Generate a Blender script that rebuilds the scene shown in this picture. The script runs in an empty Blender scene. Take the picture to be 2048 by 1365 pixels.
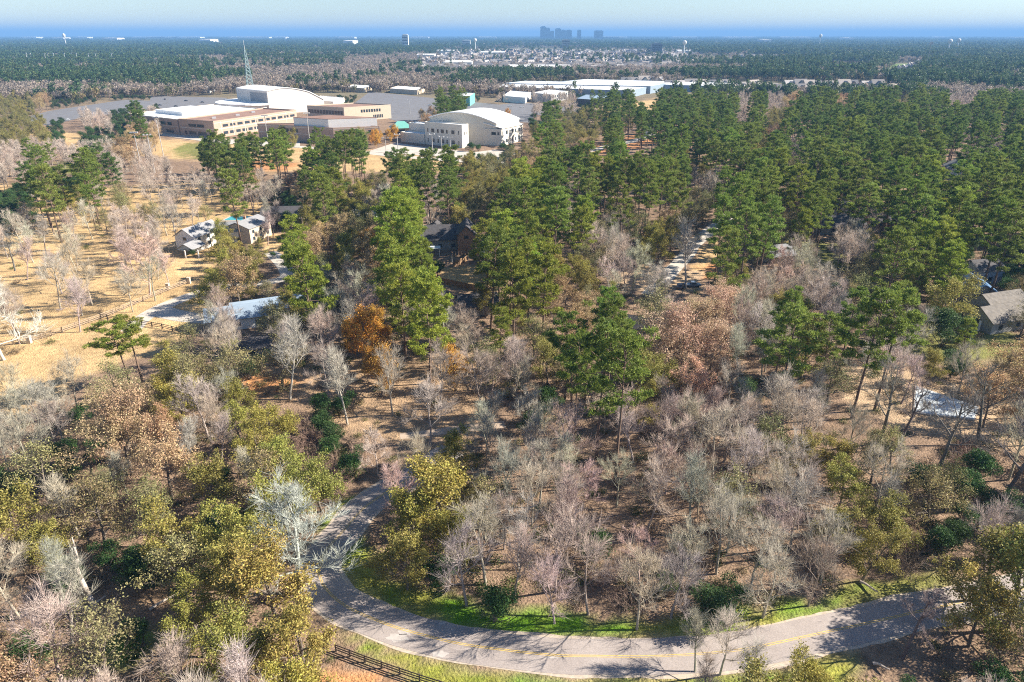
import bpy, bmesh, math, random
import numpy as np
from mathutils import Vector, Matrix

# ------------------------------------------------------------------ camera, sky, sun, exposure
S = bpy.context.scene
COL = S.collection
CAM_H = 75.0
PITCH = math.radians(24.2)
FPX = 1365.0
cam_d = bpy.data.cameras.new("camera")
cam_d.sensor_width = 36.0
cam_d.lens = 36.0 * FPX / 2048.0
cam_d.clip_start = 1.0
cam_d.clip_end = 90000.0
cam = bpy.data.objects.new("camera", cam_d)
cam.location = (0, 0, CAM_H)
cam.rotation_euler = (math.pi / 2 - PITCH, 0, 0)
COL.objects.link(cam)
S.camera = cam

SUN_EL = math.radians(33.0)
SUN_DIR = Vector((1.0, 0.10, 0.0)).normalized() * math.cos(SUN_EL) + Vector((0, 0, math.sin(SUN_EL)))
W = bpy.data.worlds.new("World")
S.world = W
W.use_nodes = True
wn = W.node_tree
bg = wn.nodes["Background"]
sky = wn.nodes.new("ShaderNodeTexSky")
sky.sky_type = 'NISHITA'
sky.sun_disc = False
sky.sun_elevation = SUN_EL
sky.sun_rotation = math.atan2(SUN_DIR.x, SUN_DIR.y)
sky.air_density = 1.0
sky.dust_density = 0.0
sky.ozone_density = 4.0
wn.links.new(sky.outputs[0], bg.inputs[0])
bg.inputs[1].default_value = 0.06
sun_d = bpy.data.lights.new("sun", 'SUN')
sun_d.energy = 5.0
sun_d.angle = math.radians(0.5)
sun_d.color = (1.0, 0.92, 0.79)
sun = bpy.data.objects.new("sun", sun_d)
sun.rotation_euler = SUN_DIR.to_track_quat('Z', 'Y').to_euler()
sun.location = (0, 0, 200)
COL.objects.link(sun)
vs = S.view_settings
vs.view_transform = 'Standard'
vs.look = 'None'
vs.gamma = 1.0
vs.use_curve_mapping = False
vs.exposure = 1.38
S.cycles.max_bounces = 4
S.cycles.diffuse_bounces = 2
S.cycles.glossy_bounces = 1
S.cycles.transmission_bounces = 2
S.cycles.transparent_max_bounces = 4
S.cycles.volume_bounces = 0
S.cycles.use_denoising = False
S.cycles.denoiser = 'OPENIMAGEDENOISE'
S.cycles.denoising_input_passes = 'RGB_ALBEDO_NORMAL'
S.cycles.denoising_prefilter = 'ACCURATE'
S.cycles.pixel_filter_type = 'BLACKMAN_HARRIS'
S.cycles.filter_width = 1.1
S.cycles.caustics_reflective = False
S.cycles.caustics_refractive = False

RNG = np.random.default_rng(11)
random.seed(5)
SP, CP = math.sin(PITCH), math.cos(PITCH)


def P(px, py, z=0.0):
    """where the sight line through a photograph pixel meets the level z"""
    dx = (px - 1024.0) / FPX
    dy = -(py - 682.5) / FPX
    d = np.array([dx, CP + dy * SP, -SP + dy * CP])
    t = (z - CAM_H) / d[2]
    return Vector((d[0] * t, d[1] * t, z))


def to_px(x, y, z):
    """numpy: world to photograph pixel"""
    zc = y * CP - (z - CAM_H) * SP
    yc = y * SP + (z - CAM_H) * CP
    return 1024 + FPX * x / zc, 682.5 - FPX * yc / zc


# ------------------------------------------------------------------ materials
def new_mat(name):
    m = bpy.data.materials.new(name)
    m.use_nodes = True
    nt = m.node_tree
    return m, nt, nt.nodes["Principled BSDF"], nt.nodes["Material Output"]


def N(nt, t, **kw):
    n = nt.nodes.new(t)
    for k, v in kw.items():
        setattr(n, k, v)
    return n


def ramp(nt, stops, interp='LINEAR'):
    r = nt.nodes.new("ShaderNodeValToRGB")
    r.color_ramp.interpolation = interp
    els = r.color_ramp.elements
    while len(els) < len(stops):
        els.new(0.5)
    for e, (p, c) in zip(els, stops):
        e.position = p
        e.color = (c[0], c[1], c[2], 1)
    return r


def mix_rgb(nt, mode, fac, a, b):
    n = nt.nodes.new("ShaderNodeMix")
    n.data_type = 'RGBA'
    n.blend_type = mode
    for sock, v in ((n.inputs[0], fac), (n.inputs[6], a), (n.inputs[7], b)):
        if isinstance(v, (int, float)):
            sock.default_value = v
        elif isinstance(v, tuple):
            sock.default_value = (v[0], v[1], v[2], 1)
        else:
            nt.links.new(v, sock)
    return n.outputs[2]


def simple(name, col, rough=0.8, metal=0.0, noise=0.0, nscale=0.3, spec=0.3):
    m, nt, b, o = new_mat(name)
    b.inputs["Roughness"].default_value = rough
    b.inputs["Metallic"].default_value = metal
    b.inputs["Specular IOR Level"].default_value = spec
    if noise:
        g = N(nt, "ShaderNodeNewGeometry")
        t = N(nt, "ShaderNodeTexNoise")
        t.inputs["Scale"].default_value = nscale
        t.inputs["Detail"].default_value = 5
        t.inputs["Roughness"].default_value = 0.65
        nt.links.new(g.outputs["Position"], t.inputs["Vector"])
        r = ramp(nt, [(0.25, tuple(c * (1 - noise) for c in col)), (0.75, tuple(min(1, c * (1 + noise)) for c in col))])
        nt.links.new(t.outputs[0], r.inputs[0])
        nt.links.new(r.outputs[0], b.inputs["Base Color"])
    else:
        b.inputs["Base Color"].default_value = (*col, 1)
    return m


def foliage_mat(name, stops=None, trans=0.3, vary=0.38, hue=0.02, rough=0.6):
    """leaf material: colour of the object (or drawn per instance from stops), varied leaf by leaf"""
    m, nt, b, o = new_mat(name)
    oi = N(nt, "ShaderNodeObjectInfo")
    ge = N(nt, "ShaderNodeNewGeometry")
    if stops:
        r = ramp(nt, stops)
        nt.links.new(oi.outputs["Random"], r.inputs[0])
        base = r.outputs[0]
    else:
        base = oi.outputs["Color"]
    hs = N(nt, "ShaderNodeHueSaturation")
    mr = N(nt, "ShaderNodeMapRange")
    mr.inputs[3].default_value = 1 - vary
    mr.inputs[4].default_value = 1 + vary
    nt.links.new(ge.outputs["Random Per Island"], mr.inputs[0])
    nt.links.new(mr.outputs[0], hs.inputs["Value"])
    wn_ = N(nt, "ShaderNodeTexWhiteNoise", noise_dimensions='1D')
    nt.links.new(ge.outputs["Random Per Island"], wn_.inputs["W"])
    mh = N(nt, "ShaderNodeMapRange")
    mh.inputs[3].default_value = 0.5 - hue
    mh.inputs[4].default_value = 0.5 + hue
    nt.links.new(wn_.outputs["Value"], mh.inputs[0])
    nt.links.new(mh.outputs[0], hs.inputs["Hue"])
    nt.links.new(base, hs.inputs["Color"])
    nt.links.new(hs.outputs[0], b.inputs["Base Color"])
    b.inputs["Roughness"].default_value = rough
    b.inputs["Specular IOR Level"].default_value = 0.25
    if trans:
        tr = N(nt, "ShaderNodeBsdfTranslucent")
        nt.links.new(hs.outputs[0], tr.inputs[0])
        mx = N(nt, "ShaderNodeMixShader")
        mx.inputs[0].default_value = trans
        nt.links.new(b.outputs[0], mx.inputs[1])
        nt.links.new(tr.outputs[0], mx.inputs[2])
        nt.links.new(mx.outputs[0], o.inputs[0])
    return m


M = {}
M['leaf'] = foliage_mat("leaf")
M['needle'] = foliage_mat("needle", trans=0.38, vary=0.35, hue=0.015)
M['twig'] = foliage_mat("twig_bark", trans=0, vary=0.3, hue=0.01, rough=0.9)
M['bark_pine'] = simple("bark_pine", (0.17, 0.115, 0.085), 0.9, noise=0.35, nscale=2)
M['bark'] = foliage_mat("bark_limb", trans=0, vary=0.15, hue=0.008, rough=0.9)
M['bark_oak'] = simple("bark_oak", (0.17, 0.14, 0.115), 0.9, noise=0.35, nscale=2)
M['asphalt'] = None
M['concrete'] = simple("concrete", (0.50, 0.45, 0.39), 0.85, noise=0.16, nscale=0.25)
M['lot'] = simple("parking_asphalt", (0.17, 0.165, 0.17), 0.85, noise=0.18, nscale=0.12)
M['yellow_paint'] = simple("yellow_paint", (0.62, 0.43, 0.13), 0.7, noise=0.3, nscale=1.5)
M['white_paint'] = simple("white_paint", (0.8, 0.79, 0.76), 0.6)
M['brick'] = simple("tan_brick", (0.42, 0.30, 0.23), 0.85, noise=0.12, nscale=0.8)
M['brick_band'] = simple("pale_stone_band", (0.58, 0.50, 0.42), 0.8)
M['brown_roof'] = simple("brown_gravel_roof", (0.27, 0.165, 0.125), 0.9, noise=0.22, nscale=0.12)
M['white_roof'] = simple("white_membrane_roof", (0.80, 0.80, 0.79), 0.5, noise=0.05, nscale=0.1)
M['cream_wall'] = simple("cream_panel_wall", (0.66, 0.62, 0.54), 0.75, noise=0.05, nscale=0.3)
M['pink_white'] = simple("pale_render_wall", (0.72, 0.65, 0.58), 0.7, noise=0.06, nscale=0.15)
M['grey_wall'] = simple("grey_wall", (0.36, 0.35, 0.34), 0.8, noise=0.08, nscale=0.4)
M['teal'] = simple("teal_metal", (0.16, 0.42, 0.36), 0.5, noise=0.06, nscale=0.5)
M['glass'] = simple("dark_glass", (0.03, 0.045, 0.06), 0.12, spec=0.6)
M['shingle'] = simple("grey_shingle", (0.27, 0.27, 0.28), 0.85, noise=0.2, nscale=1.2)
M['dark_shingle'] = simple("dark_shingle", (0.085, 0.08, 0.085), 0.85, noise=0.3, nscale=1.0)
M['weathered'] = simple("weathered_shake", (0.19, 0.17, 0.15), 0.9, noise=0.45, nscale=0.9)
M['blue_metal_and_shade'] = simple("blue_grey_metal_and_shade", (0.27, 0.34, 0.42), 0.45, noise=0.1, nscale=0.5)  # roof metal; on the warehouse walls its blue stands for shade
M['blue_tarp'] = simple("blue_roof_sheet", (0.10, 0.20, 0.36), 0.45, noise=0.2, nscale=0.8)
M['tan_wall'] = simple("tan_wall", (0.56, 0.47, 0.36), 0.8, noise=0.06, nscale=0.6)
M['red_brick'] = simple("warm_brick", (0.40, 0.23, 0.15), 0.85, noise=0.2, nscale=1.2)
M['white_wall'] = simple("white_wall", (0.74, 0.73, 0.71), 0.7, noise=0.04, nscale=0.5)
M['wood_fence'] = simple("grey_fence_wood", (0.36, 0.28, 0.21), 0.9, noise=0.25, nscale=1.5)
M['dark_wood'] = simple("dark_fence_wood", (0.075, 0.06, 0.05), 0.85, noise=0.3, nscale=1.5)
M['plank_wood'] = simple("brown_plank_wood", (0.30, 0.19, 0.11), 0.9, noise=0.3, nscale=1.2)
M['pole'] = simple("galvanised_pole", (0.46, 0.45, 0.44), 0.6, metal=0.2)
M['wood_pole'] = simple("wood_pole", (0.24, 0.19, 0.15), 0.9, noise=0.2, nscale=1)
M['lattice'] = simple("painted_lattice_steel", (0.30, 0.40, 0.40), 0.6)
M['lamp'] = simple("lamp_housing", (0.55, 0.56, 0.58), 0.5)
M['slab'] = simple("pale_slab_panel", (0.56, 0.61, 0.64), 0.55, noise=0.10, nscale=0.35)
M['pool'] = simple("pool_water", (0.06, 0.42, 0.50), 0.08, spec=0.6)
M['rubber'] = simple("tyre_rubber", (0.03, 0.03, 0.03), 0.8)
M['dead_wood'] = simple("dead_wood", (0.50, 0.42, 0.36), 0.8, noise=0.35, nscale=1.3)
M['tower_glass'] = simple("tower_cladding", (0.16, 0.19, 0.24), 0.4, noise=0.1, nscale=0.02)
M['far_white'] = simple("far_white_cladding", (0.72, 0.71, 0.69), 0.6)
M['orange'] = simple("orange_sheet", (0.60, 0.20, 0.07), 0.6)


def car_mat(name, col):
    m = simple(name, col, 0.25, spec=0.5)
    return m


# ------------------------------------------------------------------ mesh helpers
def np_mesh(name, verts, faces, mats=(), midx=None, smooth=False):
    """faces: (n,k) int array, k = 3 or 4"""
    verts = np.asarray(verts, dtype=np.float32)
    faces = np.asarray(faces, dtype=np.int32)
    n, k = faces.shape
    me = bpy.data.meshes.new(name)
    me.vertices.add(len(verts))
    me.vertices.foreach_set("co", verts.ravel())
    me.loops.add(n * k)
    me.loops.foreach_set("vertex_index", faces.ravel())
    me.polygons.add(n)
    me.polygons.foreach_set("loop_start", np.arange(0, n * k, k, dtype=np.int32))
    me.polygons.foreach_set("loop_total", np.full(n, k, dtype=np.int32))
    if midx is not None:
        me.polygons.foreach_set("material_index", np.asarray(midx, dtype=np.int32))
    if smooth:
        me.polygons.foreach_set("use_smooth", np.ones(n, dtype=bool))
    for m in mats:
        me.materials.append(m)
    me.update()
    return me


class MB:
    """collects boxes, bars, prisms into one mesh"""

    def __init__(self):
        self.v = []
        self.f = []

    def poly_prism(self, pts, z0, z1, top=True, bottom=False):
        n = len(pts)
        # counter-clockwise order
        a = sum(pts[i][0] * pts[(i + 1) % n][1] - pts[(i + 1) % n][0] * pts[i][1] for i in range(n))
        if a < 0:
            pts = list(reversed(pts))
        b = len(self.v)
        self.v += [(p[0], p[1], z0) for p in pts] + [(p[0], p[1], z1) for p in pts]
        for i in range(n):
            j = (i + 1) % n
            self.f.append((b + i, b + j, b + n + j, b + n + i))
        if top:
            self.f.append(tuple(b + n + i for i in range(n)))
        if bottom:
            self.f.append(tuple(b + n - 1 - i for i in range(n)))
        return self

    def box(self, c, s, ang=0.0):
        hx, hy, hz = s[0] / 2, s[1] / 2, s[2] / 2
        ca, sa = math.cos(ang), math.sin(ang)
        b = len(self.v)
        for dz in (-hz, hz):
            for dx, dy in ((-hx, -hy), (hx, -hy), (hx, hy), (-hx, hy)):
                self.v.append((c[0] + dx * ca - dy * sa, c[1] + dx * sa + dy * ca, c[2] + dz))
        for q in ((3, 2, 1, 0), (4, 5, 6, 7), (0, 1, 5, 4), (1, 2, 6, 5), (2, 3, 7, 6), (3, 0, 4, 7)):
            self.f.append(tuple(b + i for i in q))
        return self

    def bar(self, p0, p1, r0, r1=None, n=6):
        r1 = r0 if r1 is None else r1
        p0, p1 = Vector(p0), Vector(p1)
        d = (p1 - p0).normalized()
        u = d.cross(Vector((0, 0, 1)))
        if u.length < 1e-3:
            u = Vector((1, 0, 0))
        u.normalize()
        w = d.cross(u)
        b = len(self.v)
        for p, r in ((p0, r0), (p1, r1)):
            for i in range(n):
                a = 2 * math.pi * i / n
                self.v.append(tuple(p + (u * math.cos(a) + w * math.sin(a)) * r))
        for i in range(n):
            j = (i + 1) % n
            self.f.append((b + i, b + n + i, b + n + j, b + j))
        self.f.append(tuple(b + i for i in range(n)))
        self.f.append(tuple(b + n + n - 1 - i for i in range(n)))
        return self

    def quad(self, a, b_, c, d):
        b = len(self.v)
        self.v += [tuple(a), tuple(b_), tuple(c), tuple(d)]
        self.f.append((b, b + 1, b + 2, b + 3))
        return self

    def slab(self, a, b_, c, d, t):
        """thick sheet: quad a b c d, thickness t along its normal"""
        a, b_, c, d = map(Vector, (a, b_, c, d))
        n = (b_ - a).cross(d - a).normalized() * t
        k = len(self.v)
        self.v += [tuple(p) for p in (a, b_, c, d)] + [tuple(p + n) for p in (a, b_, c, d)]
        for q in ((3, 2, 1, 0), (4, 5, 6, 7), (0, 1, 5, 4), (1, 2, 6, 5), (2, 3, 7, 6), (3, 0, 4, 7)):
            self.f.append(tuple(k + i for i in q))
        return self

    def tri_prism(self, a, b_, c, off):
        a, b_, c, off = map(Vector, (a, b_, c, off))
        k = len(self.v)
        self.v += [tuple(p) for p in (a, b_, c, a + off, b_ + off, c + off)]
        self.f += [(k, k + 1, k + 2), (k + 5, k + 4, k + 3), (k, k + 3, k + 4, k + 1), (k + 1, k + 4, k + 5, k + 2), (k + 2, k + 5, k + 3, k)]
        return self

    def build(self, name, mat, parent=None, smooth=False):
        me = bpy.data.meshes.new(name)
        me.from_pydata(self.v, [], self.f)
        me.materials.append(mat)
        if smooth:
            me.polygons.foreach_set("use_smooth", np.ones(len(me.polygons), dtype=bool))
        me.update()
        o = bpy.data.objects.new(name, me)
        COL.objects.link(o)
        if parent is not None:
            o.parent = parent
        return o


def tag(o, label, cat, group=None):
    o["label"] = label
    o["category"] = cat
    if group:
        o["group"] = group
    return o


def empty(name, loc=(0, 0, 0), rz=0.0):
    o = bpy.data.objects.new(name, None)
    o.empty_display_size = 0.5
    o.location = loc
    o.rotation_euler = (0, 0, rz)
    COL.objects.link(o)
    return o


def structure(o, kind="structure"):
    o["kind"] = kind
    return o


def copy_tree(o, parent=None):
    c = o.copy()
    COL.objects.link(c)
    c.parent = parent
    for ch in o.children:
        copy_tree(ch, c)
    return c


def pts_px(lst, z=0.0):
    return [P(a, b, z) for a, b in lst]


# ------------------------------------------------------------------ road centre line (also used for keeping trees off it)
def catmull(pts, step=2.0):
    pts = [np.array(p[:2], dtype=float) for p in pts]
    pts = [2 * pts[0] - pts[1]] + pts + [2 * pts[-1] - pts[-2]]
    out = []
    for i in range(1, len(pts) - 2):
        p0, p1, p2, p3 = pts[i - 1:i + 3]
        n = max(2, int(np.linalg.norm(p2 - p1) / step))
        for k in range(n):
            t = k / n
            out.append(0.5 * (2 * p1 + (p2 - p0) * t + (2 * p0 - 5 * p1 + 4 * p2 - p3) * t * t + (3 * p1 - p0 - 3 * p2 + p3) * t ** 3))
    out.append(pts[-2])
    return np.array(out)


ROAD_PX = [(905, 900), (840, 945), (780, 980), (724, 1020), (690, 1059), (655, 1098), (638, 1130), (645, 1168), (690, 1212),
           (776, 1250), (848, 1271), (930, 1290), (1093, 1310), (1184, 1313), (1322, 1313), (1476, 1301), (1610, 1274),
           (1730, 1248), (1880, 1214), (2060, 1176), (2300, 1130)]
ROAD = catmull(pts_px(ROAD_PX), 1.5)
DRIVE_A = catmull(pts_px([(262, 662), (282, 640), (330, 612), (400, 586), (470, 572), (530, 566), (575, 552), (560, 522), (540, 505)]), 2)
DRIVE_B = catmull(pts_px([(318, 622), (360, 633), (410, 638), (470, 642)]), 2)
DRIVE_C = catmull(pts_px([(1300, 590), (1340, 545), (1372, 510), (1392, 485), (1420, 462), (1450, 440), (1470, 418)]), 2)
DRIVE_D = catmull(pts_px([(800, 872), (860, 866), (930, 858), (1010, 850)]), 2)
STREET = catmull(pts_px([(560, 292), (680, 300), (800, 313), (920, 322), (1020, 326), (1090, 318)]), 4)
STREET_B = catmull(pts_px([(1130, 312), (1210, 295), (1290, 276), (1300, 262), (1285, 250)]), 4)


def strip(line, w, z, jag=0.0, seed=0):
    r = np.random.default_rng(seed)
    t = np.gradient(line, axis=0)
    t /= np.linalg.norm(t, axis=1)[:, None]
    nrm = np.stack([-t[:, 1], t[:, 0]], 1)
    n = len(line)
    k = np.ones(5) / 5
    ja = np.convolve(r.normal(0, 1, n + 4), k, 'valid') * jag
    jb = np.convolve(r.normal(0, 1, n + 4), k, 'valid') * jag
    a = line + nrm * (w / 2 + ja)[:, None]
    b = line - nrm * (w / 2 + jb)[:, None]
    v = np.concatenate([np.c_[a, np.full(n, z)], np.c_[b, np.full(n, z)]])
    i = np.arange(n - 1)
    f = np.stack([i + n, i + n + 1, i + 1, i], 1)
    return v, f


def offset_line(line, d):
    t = np.gradient(line, axis=0)
    t /= np.linalg.norm(t, axis=1)[:, None]
    return line + np.stack([-t[:, 1], t[:, 0]], 1) * d


# ------------------------------------------------------------------ ground sheet with colour zones
def in_poly(x, y, poly):
    inside = np.zeros(x.shape, dtype=bool)
    n = len(poly)
    for i in range(n):
        x1, y1 = poly[i][0], poly[i][1]
        x2, y2 = poly[(i + 1) % n][0], poly[(i + 1) % n][1]
        if y1 == y2:
            continue
        c = ((y1 > y) != (y2 > y)) & (x < (x2 - x1) * (y - y1) / (y2 - y1) + x1)
        inside ^= c
    return inside


def vnoise(x, y, s, seed):
    """cheap value noise"""
    r = np.random.default_rng(seed)
    tab = r.random((64, 64))
    fx, fy = x / s, y / s
    ix, iy = np.floor(fx).astype(int), np.floor(fy).astype(int)
    u, v = fx - ix, fy - iy
    u = u * u * (3 - 2 * u)
    v = v * v * (3 - 2 * v)
    g = lambda a, b: tab[a % 64, b % 64]
    return (g(ix, iy) * (1 - u) + g(ix + 1, iy) * u) * (1 - v) + (g(ix, iy + 1) * (1 - u) + g(ix + 1, iy + 1) * u) * v


def dist_line(x, y, line, step=1):
    d = np.full(x.shape, 1e9)
    for p in line[::step]:
        d = np.minimum(d, (x - p[0]) ** 2 + (y - p[1]) ** 2)
    return np.sqrt(d)


LITTER, STRAW, GREEN, DIRT, OLIVE, TAN, PALE = ((0.25, 0.175, 0.125), (0.50, 0.35, 0.185), (0.125, 0.26, 0.018), (0.50, 0.25, 0.115),
                                          (0.20, 0.20, 0.065), (0.36, 0.25, 0.16), (0.45, 0.33, 0.22))
ZONES = [
    (STRAW, 3, [(-60, 300), (60, 400), (160, 380), (430, 360), (560, 420), (470, 470), (420, 540), (420, 650), (340, 700), (220, 730), (120, 780), (-40, 900), (-200, 900), (-200, 300)]),
    (STRAW, 2, [(520, 470), (640, 470), (660, 520), (560, 530), (520, 500)]),
    (STRAW, 6, [(180, 268), (420, 285), (720, 300), (1020, 330), (1060, 345), (760, 345), (560, 345), (380, 320), (180, 300), (60, 280), (60, 262)]),
    (OLIVE, 5, [(340, 300), (380, 285), (440, 290), (500, 310), (470, 325), (380, 318)]),
    (OLIVE, 5, [(120, 318), (170, 330), (160, 350), (100, 345)]),
    (DIRT, 3, [(500, 322), (560, 318), (600, 330), (570, 342), (510, 340)]),
    (STRAW, 2, [(862, 560), (880, 540), (930, 526), (990, 545), (1010, 565), (960, 582), (900, 572)]),
    (TAN, 3, [(480, 735), (560, 720), (700, 690), (860, 680), (940, 700), (960, 760), (980, 860), (800, 890), (680, 860), (560, 800), (480, 790)]),
    (DIRT, 3, [(490, 748), (560, 745), (600, 770), (560, 790), (490, 775)]),
    (STRAW, 2, [(1390, 500), (1450, 480), (1440, 540), (1420, 560), (1390, 550)]),
    (DIRT, 2, [(1400, 532), (1435, 528), (1432, 560), (1405, 562)]),
    (PALE, 3, [(1230, 530), (1330, 535), (1400, 545), (1400, 580), (1300, 585), (1225, 565)]),
    (TAN, 4, [(1260, 640), (1310, 640), (1310, 680), (1260, 680)]),
    (OLIVE, 3, [(1760, 620), (1940, 640), (2080, 690), (2080, 730), (1900, 720), (1780, 700)]),
    (PALE, 2, [(1690, 730), (1800, 740), (2080, 800), (2080, 900), (1950, 890), (1850, 860), (1770, 840), (1690, 810)]),
    (OLIVE, 3, [(1560, 480), (1700, 490), (1700, 540), (1600, 530)]),
    (DIRT, 6, [(1170, 300), (1290, 262), (1330, 262), (1300, 290), (1200, 312)]),
    (STRAW, 8, [(1200, 215), (1330, 195), (1440, 195), (1400, 235), (1230, 235)]),
    (GREEN, 1.2, [(724, 1052), (690, 1085), (672, 1120), (690, 1180), (760, 1235), (900, 1275), (1060, 1290), (1250, 1295), (1450, 1285), (1650, 1245), (1800, 1205), (1900, 1178), (1870, 1140), (1740, 1165), (1600, 1205), (1480, 1225), (1300, 1238), (1120, 1232), (980, 1218), (860, 1185), (770, 1150), (745, 1085)]),
    (GREEN, 1.2, [(700, 990), (660, 1010), (645, 1045), (668, 1060), (700, 1020), (745, 985)]),
    (GREEN, 1.0, [(660, 1225), (700, 1262), (800, 1310), (1000, 1352), (1100, 1362), (1480, 1355), (1700, 1310), (1700, 1420), (860, 1420), (800, 1345), (720, 1295)]),
    (DIRT, 1.0, [(610, 1362), (680, 1330), (730, 1345), (800, 1380), (700, 1420), (560, 1420)]),
    (OLIVE, 1.5, [(1560, 1230), (1640, 1205), (1900, 1140), (1940, 1160), (1900, 1180), (1700, 1220)]),
    (GREEN, 2, [(190, 1280), (280, 1270), (290, 1340), (200, 1350)]),
    (TAN, 2, [(190, 1205), (300, 1190), (400, 1180), (390, 1200), (260, 1225), (190, 1235)]),
    (TAN, 2, [(0, 1345), (80, 1335), (90, 1380), (0, 1400)]),
    (GREEN, 12, [(1660, 130), (1740, 130), (1735, 142), (1690, 150), (1640, 146)]),
]


def axis(segs):
    out = [np.array([segs[0][0]])]
    for a, b, n in segs:
        out.append(np.linspace(a, b, n + 1)[1:])
    return np.concatenate(out)


def geo(a, b, n):
    return np.sign(a) * np.geomspace(abs(a), abs(b), n)


xs = np.concatenate([geo(-42000, -900, 14), np.linspace(-900, -280, 64)[1:], np.linspace(-280, 280, 330)[1:], np.linspace(280, 900, 64)[1:], geo(900, 42000, 14)[1:]])
ys = np.concatenate([np.array([-3000.0, -800, -200, 0]), np.linspace(20, 340, 200), np.linspace(340, 1000, 130)[1:], np.geomspace(1000, 52000, 60)[1:]])
GX, GY = np.meshgrid(xs, ys)
gx, gy = GX.ravel(), GY.ravel()
colr = np.tile(np.array(LITTER), (len(gx), 1))
# far country: mixed olive and straw
farw = np.clip((gy - 700) / 400, 0, 1)[:, None]
colr = colr * (1 - farw) + np.array((0.17, 0.16, 0.10)) * farw
nzA = vnoise(gx + 5000, gy, 9.0, 1)
nzB = vnoise(gx + 5000, gy, 3.2, 2)
jx = (vnoise(gx + 9000, gy, 4.0, 3) - 0.5)
jy = (vnoise(gx + 9000, gy, 4.0, 4) - 0.5)
for c, soft, poly in ZONES:
    wp = [tuple(v) for v in pts_px([(a, max(b, 80)) for a, b in poly])]
    acc = np.zeros(len(gx))
    for k in range(6):
        a = k * math.pi / 3
        acc += in_poly(gx + jx * soft * 2.2 + math.cos(a) * soft * 0.5, gy + jy * soft * 2.2 + math.sin(a) * soft * 0.5, wp)
    w = (acc / 6)[:, None]
    if c == GREEN and soft < 2:
        patch = np.clip((nzA * 0.6 + nzB * 0.6 - 0.40) * 2.6, 0, 1)[:, None]
        cc = np.array(c) * (1 - 0.85 * patch) + np.array((0.27, 0.25, 0.06)) * 0.85 * patch
    else:
        cc = np.array(c) * (0.85 + 0.3 * nzA[:, None])
    colr = colr * (1 - w) + cc * w
# worn earth shoulder beside the road
near = (gy < 230) & (np.abs(gx) < 280)
dr = np.full(len(gx), 99.0)
dr[near] = dist_line(gx[near], gy[near], ROAD)
sh = np.clip(1 - np.abs(dr - 2.9) / 0.9, 0, 1)[:, None] * (0.35 + 0.4 * nzB[:, None])
colr = colr * (1 - sh) + np.array((0.42, 0.32, 0.22)) * sh
i, j = np.meshgrid(np.arange(len(xs) - 1), np.arange(len(ys) - 1))
i, j = i.ravel(), j.ravel()
nx = len(xs)
gf = np.stack([j * nx + i, j * nx + i + 1, (j + 1) * nx + i + 1, (j + 1) * nx + i], 1)
m, nt, b, o = new_mat("ground_cover")
at = N(nt, "ShaderNodeAttribute", attribute_name="zone")
ge = N(nt, "ShaderNodeNewGeometry")
last = at.outputs["Color"]
for sc, lo, hi in ((0.045, 0.80, 1.20), (0.55, 0.66, 1.34), (3.2, 0.60, 1.40)):
    t = N(nt, "ShaderNodeTexNoise")
    t.inputs["Scale"].default_value = sc
    t.inputs["Detail"].default_value = 6
    t.inputs["Roughness"].default_value = 0.7
    nt.links.new(ge.outputs["Position"], t.inputs["Vector"])
    r = ramp(nt, [(0.3, (lo, lo, lo)), (0.7, (hi, hi * 0.99, hi * 0.97))])
    nt.links.new(t.outputs[0], r.inputs[0])
    last = mix_rgb(nt, 'MULTIPLY', 1.0, last, r.outputs[0])
nt.links.new(last, b.inputs["Base Color"])
b.inputs["Roughness"].default_value = 0.95
b.inputs["Specular IOR Level"].default_value = 0.1
bt = N(nt, "ShaderNodeTexNoise")
bt.inputs["Scale"].default_value = 2.5
bt.inputs["Detail"].default_value = 6
nt.links.new(ge.outputs["Position"], bt.inputs["Vector"])
bp = N(nt, "ShaderNodeBump")
bp.inputs["Strength"].default_value = 0.9
bp.inputs["Distance"].default_value = 0.35
nt.links.new(bt.outputs[0], bp.inputs["Height"])
nt.links.new(bp.outputs[0], b.inputs["Normal"])
M['ground'] = m
me = np_mesh("ground", np.c_[gx, gy, np.zeros(len(gx))], gf, [m])
ca = me.color_attributes.new("zone", 'FLOAT_COLOR', 'POINT')
ca.data.foreach_set("color", np.c_[colr, np.ones(len(gx))].astype(np.float32).ravel())
ground = bpy.data.objects.new("ground", me)
COL.objects.link(ground)
structure(ground)

# road, lines, drives
m, nt, b, o = new_mat("road_asphalt")
ge = N(nt, "ShaderNodeNewGeometry")
t1 = N(nt, "ShaderNodeTexNoise")
t1.inputs["Scale"].default_value = 0.22
t1.inputs["Detail"].default_value = 7
t1.inputs["Roughness"].default_value = 0.65
t2 = N(nt, "ShaderNodeTexNoise")
t2.inputs["Scale"].default_value = 6.0
t2.inputs["Detail"].default_value = 4
for t in (t1, t2):
    nt.links.new(ge.outputs["Position"], t.inputs["Vector"])
r1 = ramp(nt, [(0.3, (0.30, 0.255, 0.235)), (0.62, (0.37, 0.32, 0.295)), (0.8, (0.43, 0.38, 0.35))])
nt.links.new(t1.outputs[0], r1.inputs[0])
r2 = ramp(nt, [(0.3, (0.8, 0.8, 0.8)), (0.7, (1.15, 1.15, 1.15))])
nt.links.new(t2.outputs[0], r2.inputs[0])
nt.links.new(mix_rgb(nt, 'MULTIPLY', 1.0, r1.outputs[0], r2.outputs[0]), b.inputs["Base Color"])
b.inputs["Roughness"].default_value = 0.85
M['asphalt'] = m


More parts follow.
